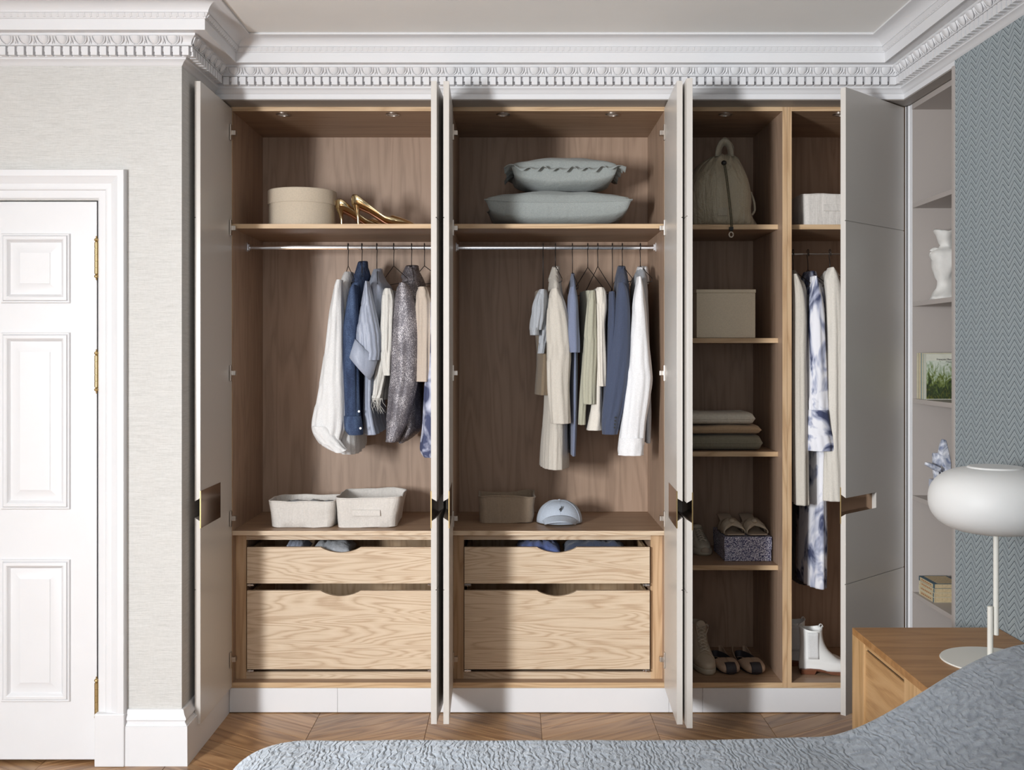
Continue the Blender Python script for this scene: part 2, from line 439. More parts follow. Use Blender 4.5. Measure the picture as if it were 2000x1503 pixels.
# ------------------------------------------------------------------ cornice
prof = [(0,2.586),(.004,2.589),(.007,2.594),(.012,2.6),(.018,2.604),(.022,2.606),(.022,2.611),(.026,2.613),(.026,2.617),(.024,2.618),
        (.024,2.645),(.04,2.6465),(.052,2.648),(.052,2.6505),(.05,2.652),(.05,2.66),(.054,2.668),(.062,2.677),(.066,2.679),(.069,2.681),(.07,2.6885),(.075,2.6895),
        (.115,2.690),(.116,2.6845),(.12,2.6845),(.12,2.7235),(.124,2.725),(.124,2.729),(.134,2.7425),(.137,2.744),(.137,2.748),
        (.139,2.752),(.146,2.761),(.156,2.768),(.168,2.7725),(.18,2.7745),(.186,2.775),(.19,2.777),(.19,2.7815),(.186,2.7855)]
path = [(-3.6, YW), (XL, YW), (XL, YC), (XR, YC), (XR, -5.15)]
def offs(p, i):
    x, y = path[i]
    n = [(0,-1), (1,0), (0,-1), (-1,0)]   # outward normals of the runs
    if i == 0: return (x+n[0][0]*p, y+n[0][1]*p)
    if i == 4: return (x+n[3][0]*p, y+n[3][1]*p)
    a, c = n[i-1], n[i]
    return (x+(a[0]+c[0])*p, y+(a[1]+c[1])*p)
b = MB()
b.loft([[Vector((*offs(p, i), z)) for p, z in prof] for i in range(5)], False)
cor = struct('trim_1', b, M_white, smooth=True, ang=25)
# dentil and egg pieces (local: x along the run, -y outward)
P2 = .03375; P1 = P2*2
d = MB().box(-.0118, .0118, -.0507, -.022, 2.6135, 2.6455); d.box(.0118, P2-.0118, -.036, -.022, 2.629, 2.6455)
dent = mesh('dentil', d, Vector((0,0,0))); dent.materials.append(M_white)
def egg_mb():
    e = MB(); zt, zb = 2.6785, 2.6525
    # egg: half ovoid, widest at the top
    rings = []
    for j in range(9):
        t = j/8; z = lerp(zt, zb, t); wd = .0195*math.sqrt(max(.02, 1-(t**2.2))); face = lerp(.063, .05, t)
        rings.append([Vector((wd*math.cos(a), -(face+.0105*math.sin(a)*math.sqrt(max(.05, 1-t*t*.95))*(1+.05*math.cos(6*a))), z)) for a in [PI*k/12 for k in range(13)]])
    e.loft(rings, False, False, False)
    for sgn in (-1, 1):   # curved shell beside the egg
        pts = []; 
        for j in range(8):
            t = j/7; z = lerp(zt, zb-.0005, t); wd = .0235*math.sqrt(max(.0, 1-(t**2.4)*.92)); pts.append((sgn*wd, -(lerp(.066, .053, t)), z))
        e.tube(pts, [.0016+.0012*math.sin(PI*j/7) for j in range(8)], 6)
    for sgn, tip in ((-1, 0), (1, 0)):   # leaf dart between eggs
        e.tube([(P1/2*sgn, -.064, zt), (P1/2*sgn-.001*sgn, -.059, lerp(zt, zb, .5)), (P1/2*sgn-.005*sgn, -.053, zb+.001)], [.0028, .0022, .0008], 5)
    return e
eg = mesh('egg', egg_mb(), Vector((0,0,0))); eg.materials.append(M_white)
eg.polygons.foreach_set('use_smooth', [True]*len(eg.polygons)); eg.set_sharp_from_angle(angle=math.radians(50))
def run(x0, y0, x1, y1, rot, pitch, me, name):
    L = math.hypot(x1-x0, y1-y0); n = int(L/pitch+.3); n = max(n, 1)
    for i in range(n):
        t = (i+.5)/n if n*pitch > L-.5*pitch else (i+.5)*pitch/L
        inst(me, name, cor, (lerp(x0, x1, t), lerp(y0, y1, t), 0), rot)
for me, name, pit, q in ((dent, 'dentil', P2, .045), (eg, 'egg', P1, .06)):
    run(-2.22, YW, XL+q, YW, 0, pit, me, name)
    run(XL, YW-q+.01, XL, YC-q, PI/2, pit, me, name)
    run(XL+q, YC, XR-q, YC, 0, pit, me, name)
    run(XR, YC-q, XR, -1.9, -PI/2, pit, me, name)
# fine enriched band: too small to pick apart
b = MB()
def band(x0, y0, x1, y1, nx, ny):
    L = math.hypot(x1-x0, y1-y0); n = int(L/.0235); tx, ty = (x1-x0)/L, (y1-y0)/L
    for i in range(n):
        s = (i+.5)*L/n
        for (wd, z0, z1, pr, of) in ((.0085, 2.7275, 2.7395, .0025, 0), (.003, 2.7295, 2.741, .0035, .0117)):
            vs = []
            for z, pp in ((z0, .124), (z1, .133)):
                for du in (-wd, wd):
                    for dn in (-.004, pr):
                        u = s+of+du; q = pp+dn
                        vs.append((x0+tx*u+nx*q, y0+ty*u+ny*q, z))
            b.add(vs, [(0,1,3,2),(4,6,7,5),(0,4,5,1),(2,3,7,6),(0,2,6,4),(1,5,7,3)])
band(-2.3, YW, XL+.12, YW, 0, -1); band(XL, YW-.12, XL, YC-.13, 1, 0); band(XL+.13, YC, XR-.13, YC, 0, -1); band(XR, YC-.13, XR, -2.4, -1, 0)
o = part('enriched_band', b, M_white, cor); o['kind'] = 'stuff'

# ------------------------------------------------------------------ left door, architrave, skirting
def frame_path(cx0, cx1, z1, prof_, z0=0.0):
    """architrave swept up, across and down; prof_ = (distance outward from opening, protrusion)"""
    rings = []
    for (x, z, dx, dz) in ((cx0, z0, -1, 0), (cx0, z1, -1, 1), (cx1, z1, 1, 1), (cx1, z0, 1, 0)):
        rings.append([Vector((x+dx*a, YW-p, z+dz*a)) for a, p in prof_])
    return rings
ap = [(0, -.03), (0, .004), (.004, .008), (.01, .010), (.03, .013), (.034, .018), (.042, .021), (.055, .021), (.06, .024), (.076, .03), (.082, .034), (.104, .034), (.106, .030), (.106, 0)]
arch = MB().loft(frame_path(DX0, DX1, DZ+.004, ap, .165), False)
t1 = struct('trim_4', arch, M_white, smooth=True, ang=25)
pb = MB()
for x0, x1 in ((DX1-.002, DX1+.108), (DX0-.108, DX0+.002)): pb.box(x0, x1, YW-.038, YW, 0, .195)
boxes('plinth_block', [(DX1-.002, DX1+.108, YW-.038, YW, 0, .195), (DX0-.108, DX0+.002, YW-.038, YW, 0, .195)], M_white, t1, bevel=.004)
door = struct('door_1', MB().box(DX0+.008, DX1-.008, YW+.004, YW+.044, .012, DZ-.004), M_white, bevel=.002)
yl = YW+.004
def door_panel(px0, px1, py0, py1, mirror=False):
    Dd = yl-CAMY
    x0, x1 = (px0-1000)*Dd/F, (px1-1000)*Dd/F; z1, z0 = CAMZ-(py0-690)*Dd/F, CAMZ-(py1-690)*Dd/F
    if mirror: c = (DX0+DX1)/2; x0, x1 = 2*c-x1, 2*c-x0
    steps = [(0, 0), (0, .004), (.003, .009), (.007, .009), (.009, .006), (.012, .013), (.022, .014), (.026, .012), (.031, .004), (.037, -.001), (.0372, .0005), (.05, .0015), (.077, .0085), (.0772, .0105)]
    rings = []
    for a, p in steps:
        a *= .94
        rings.append([Vector((x0+a, yl-p, z0+a)), Vector((x1-a, yl-p, z0+a)), Vector((x1-a, yl-p, z1-a)), Vector((x0+a, yl-p, z1-a))])
    part('door_panel', MB().loft(rings, True, False, True), M_white, door, smooth=True, ang=20)
for mir in (False, True):
    for py0, py1 in ((456, 592), (649, 994), (1091.5, 1369)): door_panel(3.5, 138, py0, py1, mir)
def butt(pyc, h):
    z = Z_(pyc, YW); hh = h/2; x = DX1-.006; y = YW+.024; r = .0078; pr = []
    pr += [(.001, -hh-.022), (.004, -hh-.02), (.002, -hh-.016), (.008, -hh-.011), (.009, -hh-.006), (.004, -hh), (r, -hh+.002)]
    for k in range(1, 5):
        q = -hh+h*k/5; pr += [(r, q-.001), (r-.0015, q-.0005), (r-.0015, q+.0005), (r, q+.001)]
    pr += [(r, hh-.002), (.004, hh), (.009, hh+.006), (.008, hh+.011), (.002, hh+.016), (.004, hh+.02), (.001, hh+.022)]
    part('butt_hinge', MB().lathe(pr, (x, y-.028, z), 16, True, True), M_brass, door, smooth=True, ang=30)
butt(504, .12); butt(725, .12); butt(1363, .12)
struct('trim_5', MB().box(DX0, DX1, YW+.05, YW+.15, 0, DZ), M_dark)
# skirting, swept
sk = [(.0, .203), (.006, .203), (.009, .2), (.011, .192), (.014, .184), (.02, .176), (.022, .168), (.018, .163), (.017, .158), (.024, .152), (.025, .148), (.029, .146), (.03, .0)]
pts = [(DX1+.106, YW), (XL, YW), (XL, -.002)]
rings = [[Vector((pts[0][0], YW-p, z)) for p, z in sk], [Vector((XL+p, YW-p, z)) for p, z in sk], [Vector((XL+p, -.002, z)) for p, z in sk]]
struct('baseboard_left', MB().loft(rings, False), M_white, smooth=True, ang=25)
rings = [[Vector((x, YW-p, z)) for p, z in sk] for x in (-3.6, DX0-.108)]
struct('baseboard_far_left', MB().loft(rings, False), M_white, smooth=True, ang=25)
rings = [[Vector((XR-p, y, z)) for p, z in sk] for y in (-.64, -5.15)]
struct('baseboard_right', MB().loft(rings, False), M_white, smooth=True, ang=25)

# ------------------------------------------------------------------ wardrobe
ZB, ZT, YB = .128, 2.545, .555
TH = .019
def hinge(par, hx, z, side):
    """concealed hinge: plate on the door face plus arm on the cabinet side; side=+1 if the cabinet interior is to +x"""
    s = side; h = MB()
    h.box(*sorted((hx+s*.001, hx+s*.007)), -.050, -.030, z-.033, z+.033)
    h.box(*sorted((hx+s*.005, hx+s*.022)), -.036, -.008, z-.010, z+.010)
    part('hinge', h, M_nickel, par, bevel=.0012)
HZ = (2.447, 2.047, 1.438, .827, .235)
def carcass(label, x0, x1, group='oak wardrobe units in a row'):
    t = thing('wardrobe', label, 'wardrobe', ((x0+x1)/2, .28, 0), group)
    part('side_panel', MB().box(x0, x0+TH, .001, YB+.02, ZB-.022, ZT+.019), M_oakin, t)
    part('side_panel', MB().box(x1-TH, x1, .001, YB+.02, ZB-.022, ZT+.019), M_oakin, t)
    boxes('edge_strip', [(x0, x0+TH, 0, .0012, ZB-.022, ZT+.019), (x1-TH, x1, 0, .0012, ZB-.022, ZT+.019)], M_oakv, t)
    part('top_panel', MB().box(x0+TH, x1-TH, .001, YB+.02, ZT, ZT+.019), M_oaktop, t)
    part('top_edge', MB().box(x0+TH, x1-TH, -.0005, .001, ZT, ZT+.019), M_oake, t)
    part('base_panel', MB().box(x0+TH, x1-TH, .001, YB+.02, ZB-.022, ZB), M_oaktop, t)
    part('base_edge', MB().box(x0+TH, x1-TH, -.0005, .001, ZB-.022, ZB), M_oake, t)
    part('back_panel', MB().box(x0+TH, x1-TH, YB, YB+.018, ZB, ZT), M_oakin, t)
    return t
def shelf(t, x0, x1, z, y0=0.0, th=.019):
    part('shelf', MB().box(x0, x1, y0+.001, YB, z-th, z), M_oaktop, t)
    part('shelf_edge', MB().box(x0, x1, y0-.0005, y0+.001, z-th, z), M_oake, t)
def downlight(t, px, z=ZT):
    Y = .055; x = X_(px, Y)
    o = part('downlight', MB().lathe([(.030, z), (.030, z-.003), (.027, z-.005), (.0235, z-.005), (.0225, z-.002), (.002, z-.002)], (x, Y, 0), 28, False, True), M_nickel, t, smooth=True, ang=30)
    part('lens', MB().lathe([(.0225, z-.0025), (.001, z-.0045)], (x, Y, 0), 28, False, True), M_frost, o)
def rail(t, x0, x1, z=1.994, y=.26, h=.011, w=.0075):
    rg = []
    for x in (x0+.001, x1-.001):
        rg.append([Vector((x, y+w*math.cos(a)*(1 if abs(math.cos(a)) < .99 else 1), z+h*max(-.85, min(.85, 1.25*math.sin(a))))) for a in [2*PI*k/20 for k in range(20)]])
    r = part('hanging_rail', MB().loft(rg, True, True, True), M_chrome, t, smooth=True, ang=30)
    for x in (x0, x1-.012):
        part('rail_socket', MB().box(x+(.0 if x == x0 else .008), x+(.004 if x == x0 else .012), y-.016, y+.016, z-.02, z+.02).box(x, x+.012, y-.011, y+.011, z-.014, z+.014), M_chrome, r, bevel=.001)
def cabinet_door(t, hx, hy, dx, dy, nx, ny, wdt, zs=(2.0365, .622)):
    L = math.hypot(dx, dy); d = Vector((dx/L, dy/L, 0)); n = Vector((nx, ny, 0)).normalized(); H = Vector((hx, hy, 0))
    P = lambda u, ww, z: H+d*u+n*ww+Vector((0, 0, z))
    z0, z1 = .112, 2.555; T = .022; skin = .004
    def cshape(u1, L_, a0, a1, zz0, zz1): return [(0, zz0), (u1, zz0), (u1, a0), (u1-L_, a0), (u1-L_, a1), (u1, a1), (u1, zz1), (0, zz1)]
    def slot(wv):   # slot opens wider towards the inner face
        f = wv/T; return lerp(.25+.006, .25, f), lerp(.882, .896, f), lerp(.971, .958, f)
    l0, a0, a1 = slot(0); l1, b0, b1 = slot(T-skin)
    core = MB().loft([[P(u, 0, z) for u, z in cshape(wdt, l0, a0, a1, z0, z1)], [P(u, T-skin, z) for u, z in cshape(wdt, l1, b0, b1, z0, z1)]], True, True, True)
    dr = part('door', core, M_lacq, t, bevel=.0006, fixn=True)
    l2, c0, c1 = slot(T)
    g = .0016
    def pl(p, q): return part('door_panel', MB().loft([[P(u, T-skin, z) for u, z in p], [P(u, T, z) for u, z in q]], True, True, True), M_lacq, dr, bevel=.0006, fixn=True)
    def rect(zz0, zz1): return [(0, zz0), (wdt, zz0), (wdt, zz1), (0, zz1)]
    pl(rect(zs[0]+g, z1), rect(zs[0]+g, z1)); pl(rect(z0, zs[1]-g), rect(z0, zs[1]-g))
    pl(cshape(wdt, l1, b0, b1, zs[1]+g, zs[0]-g), cshape(wdt, l2, c0, c1, zs[1]+g, zs[0]-g))
    pv = [P(u, ww, z) for z in (.856, .998) for ww in (-.0015, .0012) for u in (wdt-.277, wdt+.0004)]
    part('handle_plate', MB().add(pv, [(0,2,3,1),(4,5,7,6),(0,1,5,4),(2,6,7,3),(0,4,6,2),(1,3,7,5)]), M_bronze, dr, fixn=True)
    ev = [P(u, ww, z) for z in (.856, .998) for ww in (-.0016, .0026) for u in (wdt-.0005, wdt+.0006)]
    part('plate_edge', MB().add(ev, [(0,2,3,1),(4,5,7,6),(0,1,5,4),(2,6,7,3),(0,4,6,2),(1,3,7,5)]), M_brass, dr, fixn=True)
    return dr
def drawer_unit(t, x0, x1, dx0, dx1, od0, od1):
    """deck, frame and two drawers; x0..x1 inside the carcass, od0/od1 opening"""
    part('deck', MB().box(x0, x1, .001, YB, .751, .770), M_oaktop, t)
    part('deck_edge', MB().box(x0, x1, -.0005, .001, .751, .770), M_oak, t)
    yf = .055; zt, zb = .7225, .157
    fr = [(x0, od0, yf, yf+.02, ZB, .751), (od1, x1, yf, yf+.02, ZB, .751)]
    boxes('frame_stile', fr, M_oakv, t)
    boxes('frame_rail', [(od0, od1, yf, yf+.02, zt, .751), (od0, od1, yf, yf+.02, ZB, zb)], M_oak, t)
    part('drawer_box_liner', MB().box(od0-.003, od0, yf+.02, YB, zb, zt).box(od1, od1+.003, yf+.02, YB, zb, zt).box(od0, od1, YB-.004, YB, zb, zt), M_oakin, t)
    xc = (dx0+dx1)/2
    for z0, z1 in ((.541, .695), (.1755, .510)):
        R = .1025; dep = .0235; hw = .085
        # arc notch
        arc = []
        for k in range(17):
            s = -1+2*k/16; arc.append((xc-s*hw, z1-dep*(math.cos(s*PI/2))**.8 if abs(s) < 1 else z1))
        poly = [(dx0, z0), (dx1, z0), (dx1, z1)]+arc+[(dx0, z1)]
        yd = .03
        df = part('drawer', MB().prism(poly, lambda p, a: Vector((p[0], a, p[1])), yd, yd+.019), M_oak, t, fixn=True)
        bx = MB(); bx.box(dx0+.006, dx0+.018, yd+.019, .5, z0+.012, z1-.012); bx.box(dx1-.018, dx1-.006, yd+.019, .5, z0+.012, z1-.012)
        bx.box(dx0+.018, dx1-.018, .488, .5, z0+.012, z1-.012); bx.box(dx0+.018, dx1-.018, yd+.019, .488, z0+.012, z0+.02)
        part('drawer_box', bx, M_oakv, df)
        for xx in (dx0, dx1-.028):
            part('drawer_runner', MB().box(xx, xx+.028, yd+.001, yd+.03, z0-.011, z0-.004).box(xx+.01, xx+.014, yd-.002, yd+.01, z0-.013, z0-.002), M_chrome, df, bevel=.0008)

w1 = carcass('oak wardrobe unit beside the left wall holding the round hat box', -1.202, -.271)
shelf(w1, -1.183, -.290, 2.068); rail(w1, -1.183, -.290)
for px in (553, 767): downlight(w1, px)
drawer_unit(w1, -1.183, -.290, X_(482.5, .03), -.332, X_(481, .055), -.327)
d1 = cabinet_door(w1, -1.184, -.006, 0, -1, -1, 0, .458)
d2 = cabinet_door(w1, -.2905, -.006, -.0175, -.457, 1, 0, .458)
w2 = carcass('oak wardrobe unit in the middle holding two grey cushions', -.270, .6625)
shelf(w2, -.251, .6435, 2.068); rail(w2, -.251, .6435)
for px in (983, 1196): downlight(w2, px)
drawer_unit(w2, -.251, .6435, X_(907, .03), X_(1269, .03), X_(905.8, .055), X_(1270.8, .055))
d3 = cabinet_door(w2, -.249, -.006, .010, -.457, -1, 0, .458)
d4 = cabinet_door(w2, .6435, -.006, -.0175, -.457, 1, 0, .462)
w3 = carcass('narrow oak wardrobe unit with open shelves holding the khaki backpack', .6645, 1.1635)
for z in (2.074, 1.586, 1.098, .61): shelf(w3, .6845, 1.1435, z, .072, .0205)
downlight(w3, 1417)
d5 = cabinet_door(w3, .683, -.006, -.004, -.5, -1, 0, .502)
w4 = carcass('narrow oak wardrobe unit at the right holding the long coats', 1.1645, 1.662)
shelf(w4, 1.1845, 1.642, 2.074, .072, .0205); rail(w4, 1.1845, 1.642, 1.966, .26, .006, .006)
downlight(w4, 1640)
d6 = cabinet_door(w4, 1.6355, -.006, -.354, -.35, .35, -.354, .498)
for z in HZ:
    hinge(w1, -1.183, z, 1); hinge(w2, -.250, z, 1); hinge(w2, .643, z, -1); hinge(w1, -.2915, z, -1)
    hinge(w3, .684, z, 1)
# plinth in lengths
for x0, x1 in ((-1.195, X_(659)), (X_(659)+.001, -.2705), (-.2695, .663), (.664, X_(1372)), (X_(1372)+.001, 1.655)):
    single('plinth', MB().box(x0, x1, -.002, .016, .003, .105), M_plinth,
           {0: 'white plinth board at the far left under the first wardrobe unit', 1: 'white plinth board ending at the first pair of open doors', 2: 'long white plinth board under the middle wardrobe unit',
            3: 'very short white plinth board just right of the second pair of open doors', 4: 'white plinth board under the two narrow wardrobe units'}[0 if x0 < -1 else 1 if x0 < -.5 else 2 if x0 < 0 else 3 if x1 < 1 else 4],
           'plinth', ((x0+x1)/2, 0, 0), 'plinth boards under the wardrobe', bevel=.001)
# filler behind door 6 to the bookcase corner
struct('trim_6', MB().box(1.6625, 1.668, -.02, .05, 0, 2.566), M_dark)

# ------------------------------------------------------------------ bookcase in the right wall niche
bk = thing('bookcase', 'built-in taupe bookcase in the corner beside the patterned wall', 'bookcase', (1.85, -.3, 0))
XB0, XB1 = 1.67, 1.97
part('end_panel', MB().box(XB0+.002, XB1, -.062, -.02, 0, 2.56), M_book, bk)
part('face_stile', MB().box(XB0-.004, XB0+.002, -.034, -.006, 0, 2.56).box(XB0-.010, XB0+.002, -.018, -.006, 0, 2.56).box(XB0, XB0+.002, -.062, -.034, 0, 2.56), M_plinth, bk, bevel=.0008)
part('back_panel', MB().box(XB1, XB1+.018, -.66, -.02, 0, 2.56), M_book, bk)
part('end_panel', MB().box(XB0+.002, XB1, -.66, -.641, 0, 2.56), M_book, bk)
part('top_panel', MB().box(XB0, XB1, -.641, -.062, 2.538, 2.56), M_book, bk)
for z in (2.145, 1.735, 1.332, .929, .526): part('shelf', MB().box(XB0+.001, XB1, -.641, -.062, z-.019, z), M_book, bk, bevel=.0008)

# ------------------------------------------------------------------ nightstand and lamp
ZN, NX, NY0, NY1 = .612, 1.128, -1.628, -.985
ns = thing('nightstand', 'oak bedside cabinet with a recessed drawer between bed and wardrobe', 'nightstand', (1.36, -1.3, 0))
part('cabinet_top', MB().box(NX, 1.608, NY0, NY1, ZN-.022, ZN), M_standt, ns, bevel=.001)
boxes('side_panel', [(NX+.021, 1.608, NY0, NY0+.022, .06, ZN-.022), (NX+.021, 1.608, NY1-.022, NY1, .06, ZN-.022)], M_stand, ns)
M_standv = wood('oak_nightstand_stile', S(176, 138, 92), S(194, 156, 110), S(204, 167, 122), 'z', 2.2, .4, 4)
boxes('frame_stile', [(NX, NX+.02, NY1-.118, NY1, .06, ZN-.022), (NX, NX+.02, NY0, NY0+.172, .06, ZN-.022)], M_standv, ns, bevel=.0008)
boxes('frame_rail', [(NX+.004, NX+.02, NY0+.172, NY1-.118, ZN-.034, ZN-.022), (NX+.001, NX+.02, NY0+.172, NY1-.118, .06, .1)], M_stand, ns)
part('recess_shadow_gap', MB().box(NX+.012, NX+.02, NY0+.172, NY1-.118, ZN-.044, ZN-.034), M_dark, ns)
part('drawer', MB().box(NX+.005, NX+.025, NY0+.174, NY1-.12, .104, ZN-.043), M_stand, ns, bevel=.0015)
part('base', MB().box(NX+.03, 1.6, NY0+.03, NY1-.03, 0, .06), M_stand, ns)

lx, ly = 1.419, -1.38
lp = thing('table_lamp', 'white table lamp with rounded opal glass shade on the oak nightstand', 'lamp', (lx, ly, ZN))
part('base', MB().lathe([(.002, ZN), (.146, ZN), (.148, ZN+.002), (.146, ZN+.005), (.035, ZN+.006), (.034, ZN+.009), (.002, ZN+.009)], (lx, ly, 0), 64, True, True), M_lampw, lp, smooth=True, ang=30)
zm = Z_(1184, ly); zn2 = Z_(1239, ly)
part('lower_stem', MB().lathe([(.0083, ZN+.006), (.0083, zm), (.007, zm+.001)], (lx-.009, ly, 0), 20, False, True), M_lampw, lp, smooth=True, ang=30)
zs = Z_(1042, ly)
part('upper_stem', MB().lathe([(.006, zn2-.001), (.0078, zn2), (.0078, zs+.03)], (lx+.0082, ly, 0), 20, True, False), M_lampw, lp, smooth=True, ang=30)
zc = Z_(976, ly); hh = .0975; R = .187
pr = []
for k in range(33):
    a = -PI/2+PI*k/32; ca = math.cos(a)
    pr.append((max(.002, R*(ca**.62)), zc+hh*math.copysign(abs(math.sin(a))**.92, math.sin(a))))
pr = [q for q in pr if not (q[1] > zc and q[0] < .078)]
zt = max(q[1] for q in pr)
pr += [(.078, zt+.001), (.078, zt+.003), (.075, zt+.0055), (.002, zt+.006)]
part('shade', MB().lathe(pr, (lx+.006, ly, 0), 64, True, True), M_opal, lp, smooth=True, ang=30)

# ------------------------------------------------------------------ bed and bedspread
bed = thing('bed', 'upholstered bed with a mattress hidden under the quilted cover', 'bed', (.5, -2.9, 0))
part('mattress', MB().box(-.55, 1.56, -3.72, -2.14, .32, .56), M_matt, bed, bevel=.03)
part('bed_base', MB().box(-.52, 1.57, -3.7, -2.16, .04, .32), M_bedb, bed, bevel=.01)
for x in (-.45, 1.5):
    for y in (-3.6, -2.25): part('leg', MB().lathe([(.02, 0), (.025, .04)], (x, y, 0), 12, True, True), M_blackw, bed)
b = MB(); x0, x1, y1 = -.625, 1.60, -2.04; RC = .17; nx, ny = 330, 200
def hump(x): 
    return .012+.21*sst(.70, 1.2, x)+.012*sst(.3, .9, x)
rows = []
for j in range(ny+1):
    r_ = []
    for i in range(nx+1):
        s = lerp(x0-.30, x1, i/nx); t = lerp(-3.75, y1+.42, j/ny)
        cx, cy = max(s, x0+RC), min(t, y1-RC)
        v = Vector((s-cx, t-cy)); dd = v.length
        top = .628+hump(max(s, -.6))
        rr = .075; q = dd-(RC-rr)
        if dd < 1e-6: p = Vector((s, t, top))
        else:
            u = v/dd
            if q <= 0: p = Vector((s, t, top))
            elif q < rr*PI/2: a = q/rr; p = Vector((cx+u.x*((RC-rr)+rr*math.sin(a)), cy+u.y*((RC-rr)+rr*math.sin(a)), top-rr*(1-math.cos(a))))
            else:
                k = q-rr*PI/2; fl = .012*math.sin((s-t)*14)*min(1, k*6)
                p = Vector((cx+u.x*(RC+fl+k*.05), cy+u.y*(RC+fl+k*.05), max(.12, top-rr-k*(1+.75*hump(s)))))
        n = noise.noise(Vector((s*3, t*3, 0)))*.007+noise.noise(Vector((s*9, t*9, 3)))*.003
        p.z += n*(1 if q < 0 else .5)
        r_.append(p)
    rows.append(r_)
b.loft(rows, False)
single('bedspread', b, M_quilt, 'blue grey quilted bedspread covering the bed in the foreground', 'bedspread', (.5, -2.9, .6), smooth='all')

# ------------------------------------------------------------------ garments
def interp(st, t):
    n = len(st)-1; x = t*n; i = min(n-1, int(x)); f = x-i
    p0, p1, p2, p3 = st[max(i-1, 0)], st[i], st[i+1], st[min(i+2, n)]
    out = []
    for a, b_, c, d in zip(p0, p1, p2, p3):
        m1 = (c-a)/2; m2 = (d-b_)/2
        if (b_-a)*(c-b_) <= 0: m1 = 0
        if (c-b_)*(d-c) <= 0: m2 = 0
        h = f*f*(3-2*f)
        out.append((2*f**3-3*f**2+1)*b_+(f**3-2*f**2+f)*m1+(-2*f**3+3*f**2)*c+(f**3-f**2)*m2)
    return out
def cloth(st, Yc=None, ry=None, n=56, rows=44, amp=.004, lam=.034, seed=0, hemw=0.0, grow=True):
    """lofted draped tube. stations: (py, pxl, pxr[, Yc, ry]); pixels are read at the near side of the piece"""
    S_ = []
    for s in st:
        yc, r_ = (s[3], s[4]) if len(s) > 3 else (Yc, ry)
        yn = yc-.5*r_
        a, c = at(s[1], s[0], yn), at(s[2], s[0], yn)
        S_.append(((a.x+c.x)/2, abs(c.x-a.x)/2, a.z, yc, r_))
    rings = []; rnd = random.Random(seed); ph = rnd.uniform(0, 6); fr = rnd.uniform(.8, 1.2)
    for j in range(rows+1):
        t = j/rows; cx, rx, z, yc, r_ = interp(S_, t); rx = max(rx, .0015); r_ = max(r_, .002)
        g = (.25+.75*t) if grow else 1
        base = [(cx+rx*math.cos(2*PI*k/n), yc+r_*math.sin(2*PI*k/n)) for k in range(n)]
        per = [0]
        for k in range(1, n+1): per.append(per[-1]+math.dist(base[k-1], base[k % n]))
        ring = []; waves = max(3, round(per[-1]/lam))
        for k in range(n):
            th = 2*PI*k/n; nx_, ny_ = math.cos(th)/rx, math.sin(th)/r_; ln_ = math.hypot(nx_, ny_); nx_, ny_ = nx_/ln_, ny_/ln_
            w_ = math.sin(2*PI*waves*per[k]/per[-1]+ph+1.8*math.sin(3*t*fr+ph))*.6+noise.noise(Vector((th*3, t*3, seed*7.3)))*1.0
            dsp = min(amp, .35*rx)*g*w_
            zz = z+(hemw*math.sin(2*PI*2*per[k]/per[-1]+ph) if t > .85 else 0)*(t-.85)/.15
            ring.append(Vector((base[k][0]+nx_*dsp, base[k][1]+ny_*dsp, zz)))
        rings.append(ring)
    return MB().loft(rings, True)
def piece(par, name, mat, st, Yc=.045, ry=.04, label=None, **k):
    return part(name, cloth(st, Yc, ry, **k), mat, par, smooth='all', solid=.0018, label=label)
RY, RZ = .26, 1.994
def hanger(px, label, ang=18, zsplit=None, drop=.07, half=.2, group='black wire hangers on the left rail', rz=RZ, bar=True, ex=0):
    x = X_(px, RY); zs_ = zsplit if zsplit else Z_(519, RY)
    t = thing('clothes_hanger', label, 'hanger', (x, RY, rz+.014), group)
    pts = [(x, RY-.013, rz-.012)]
    for k in range(9):
        a = PI*(1-k/8); pts.append((x, RY+.0135*math.cos(a), rz+.006+.0135*math.sin(a)))
    pts = pts+[(x, RY+.0135, rz-.01), (x, RY+.004, rz-.03), (x+ex*.5, RY, rz-.045), (x+ex, RY, zs_)]
    part('hook', MB().tube(pts, .0017, 6), M_blackw, t, smooth='all')
    dx, dy = math.sin(math.radians(ang)), math.cos(math.radians(ang))
    fr_ = [(x+ex, RY, zs_), (x+ex+dx*half, RY-dy*half, zs_-drop), (x+ex+dx*half*.97, RY-dy*half*.97, zs_-drop-.012)]
    if bar: fr_ += [(x+ex-dx*half*.97, RY+dy*half*.97, zs_-drop-.012)]
    fr2 = [(x+ex, RY, zs_), (x+ex-dx*half, RY+dy*half, zs_-drop), (x+ex-dx*half*.97, RY+dy*half*.97, zs_-drop-.012)]
    part('wire_frame', MB().tube(fr2[::-1]+fr_[1:], .0017, 6), M_blackw, t)
    return t
def garment(name, label, cat, px, py=560, group='clothes on the left rail', Y=RY):
    return thing(name, label, cat, at(px, py, Y), group)
def btn(par, px, py, Y, r=.005, mat=None):
    p = at(px, py, Y); m = MB().lathe([(r*.2, -.001), (r, -.0008), (r, .0008), (r*.2, .001)], (0,0,0), 10, True, True).xf(Matrix.Translation(p)@Matrix.Rotation(PI/2, 4, 'X'))
    part('button', m, mat or M_leaw, par)
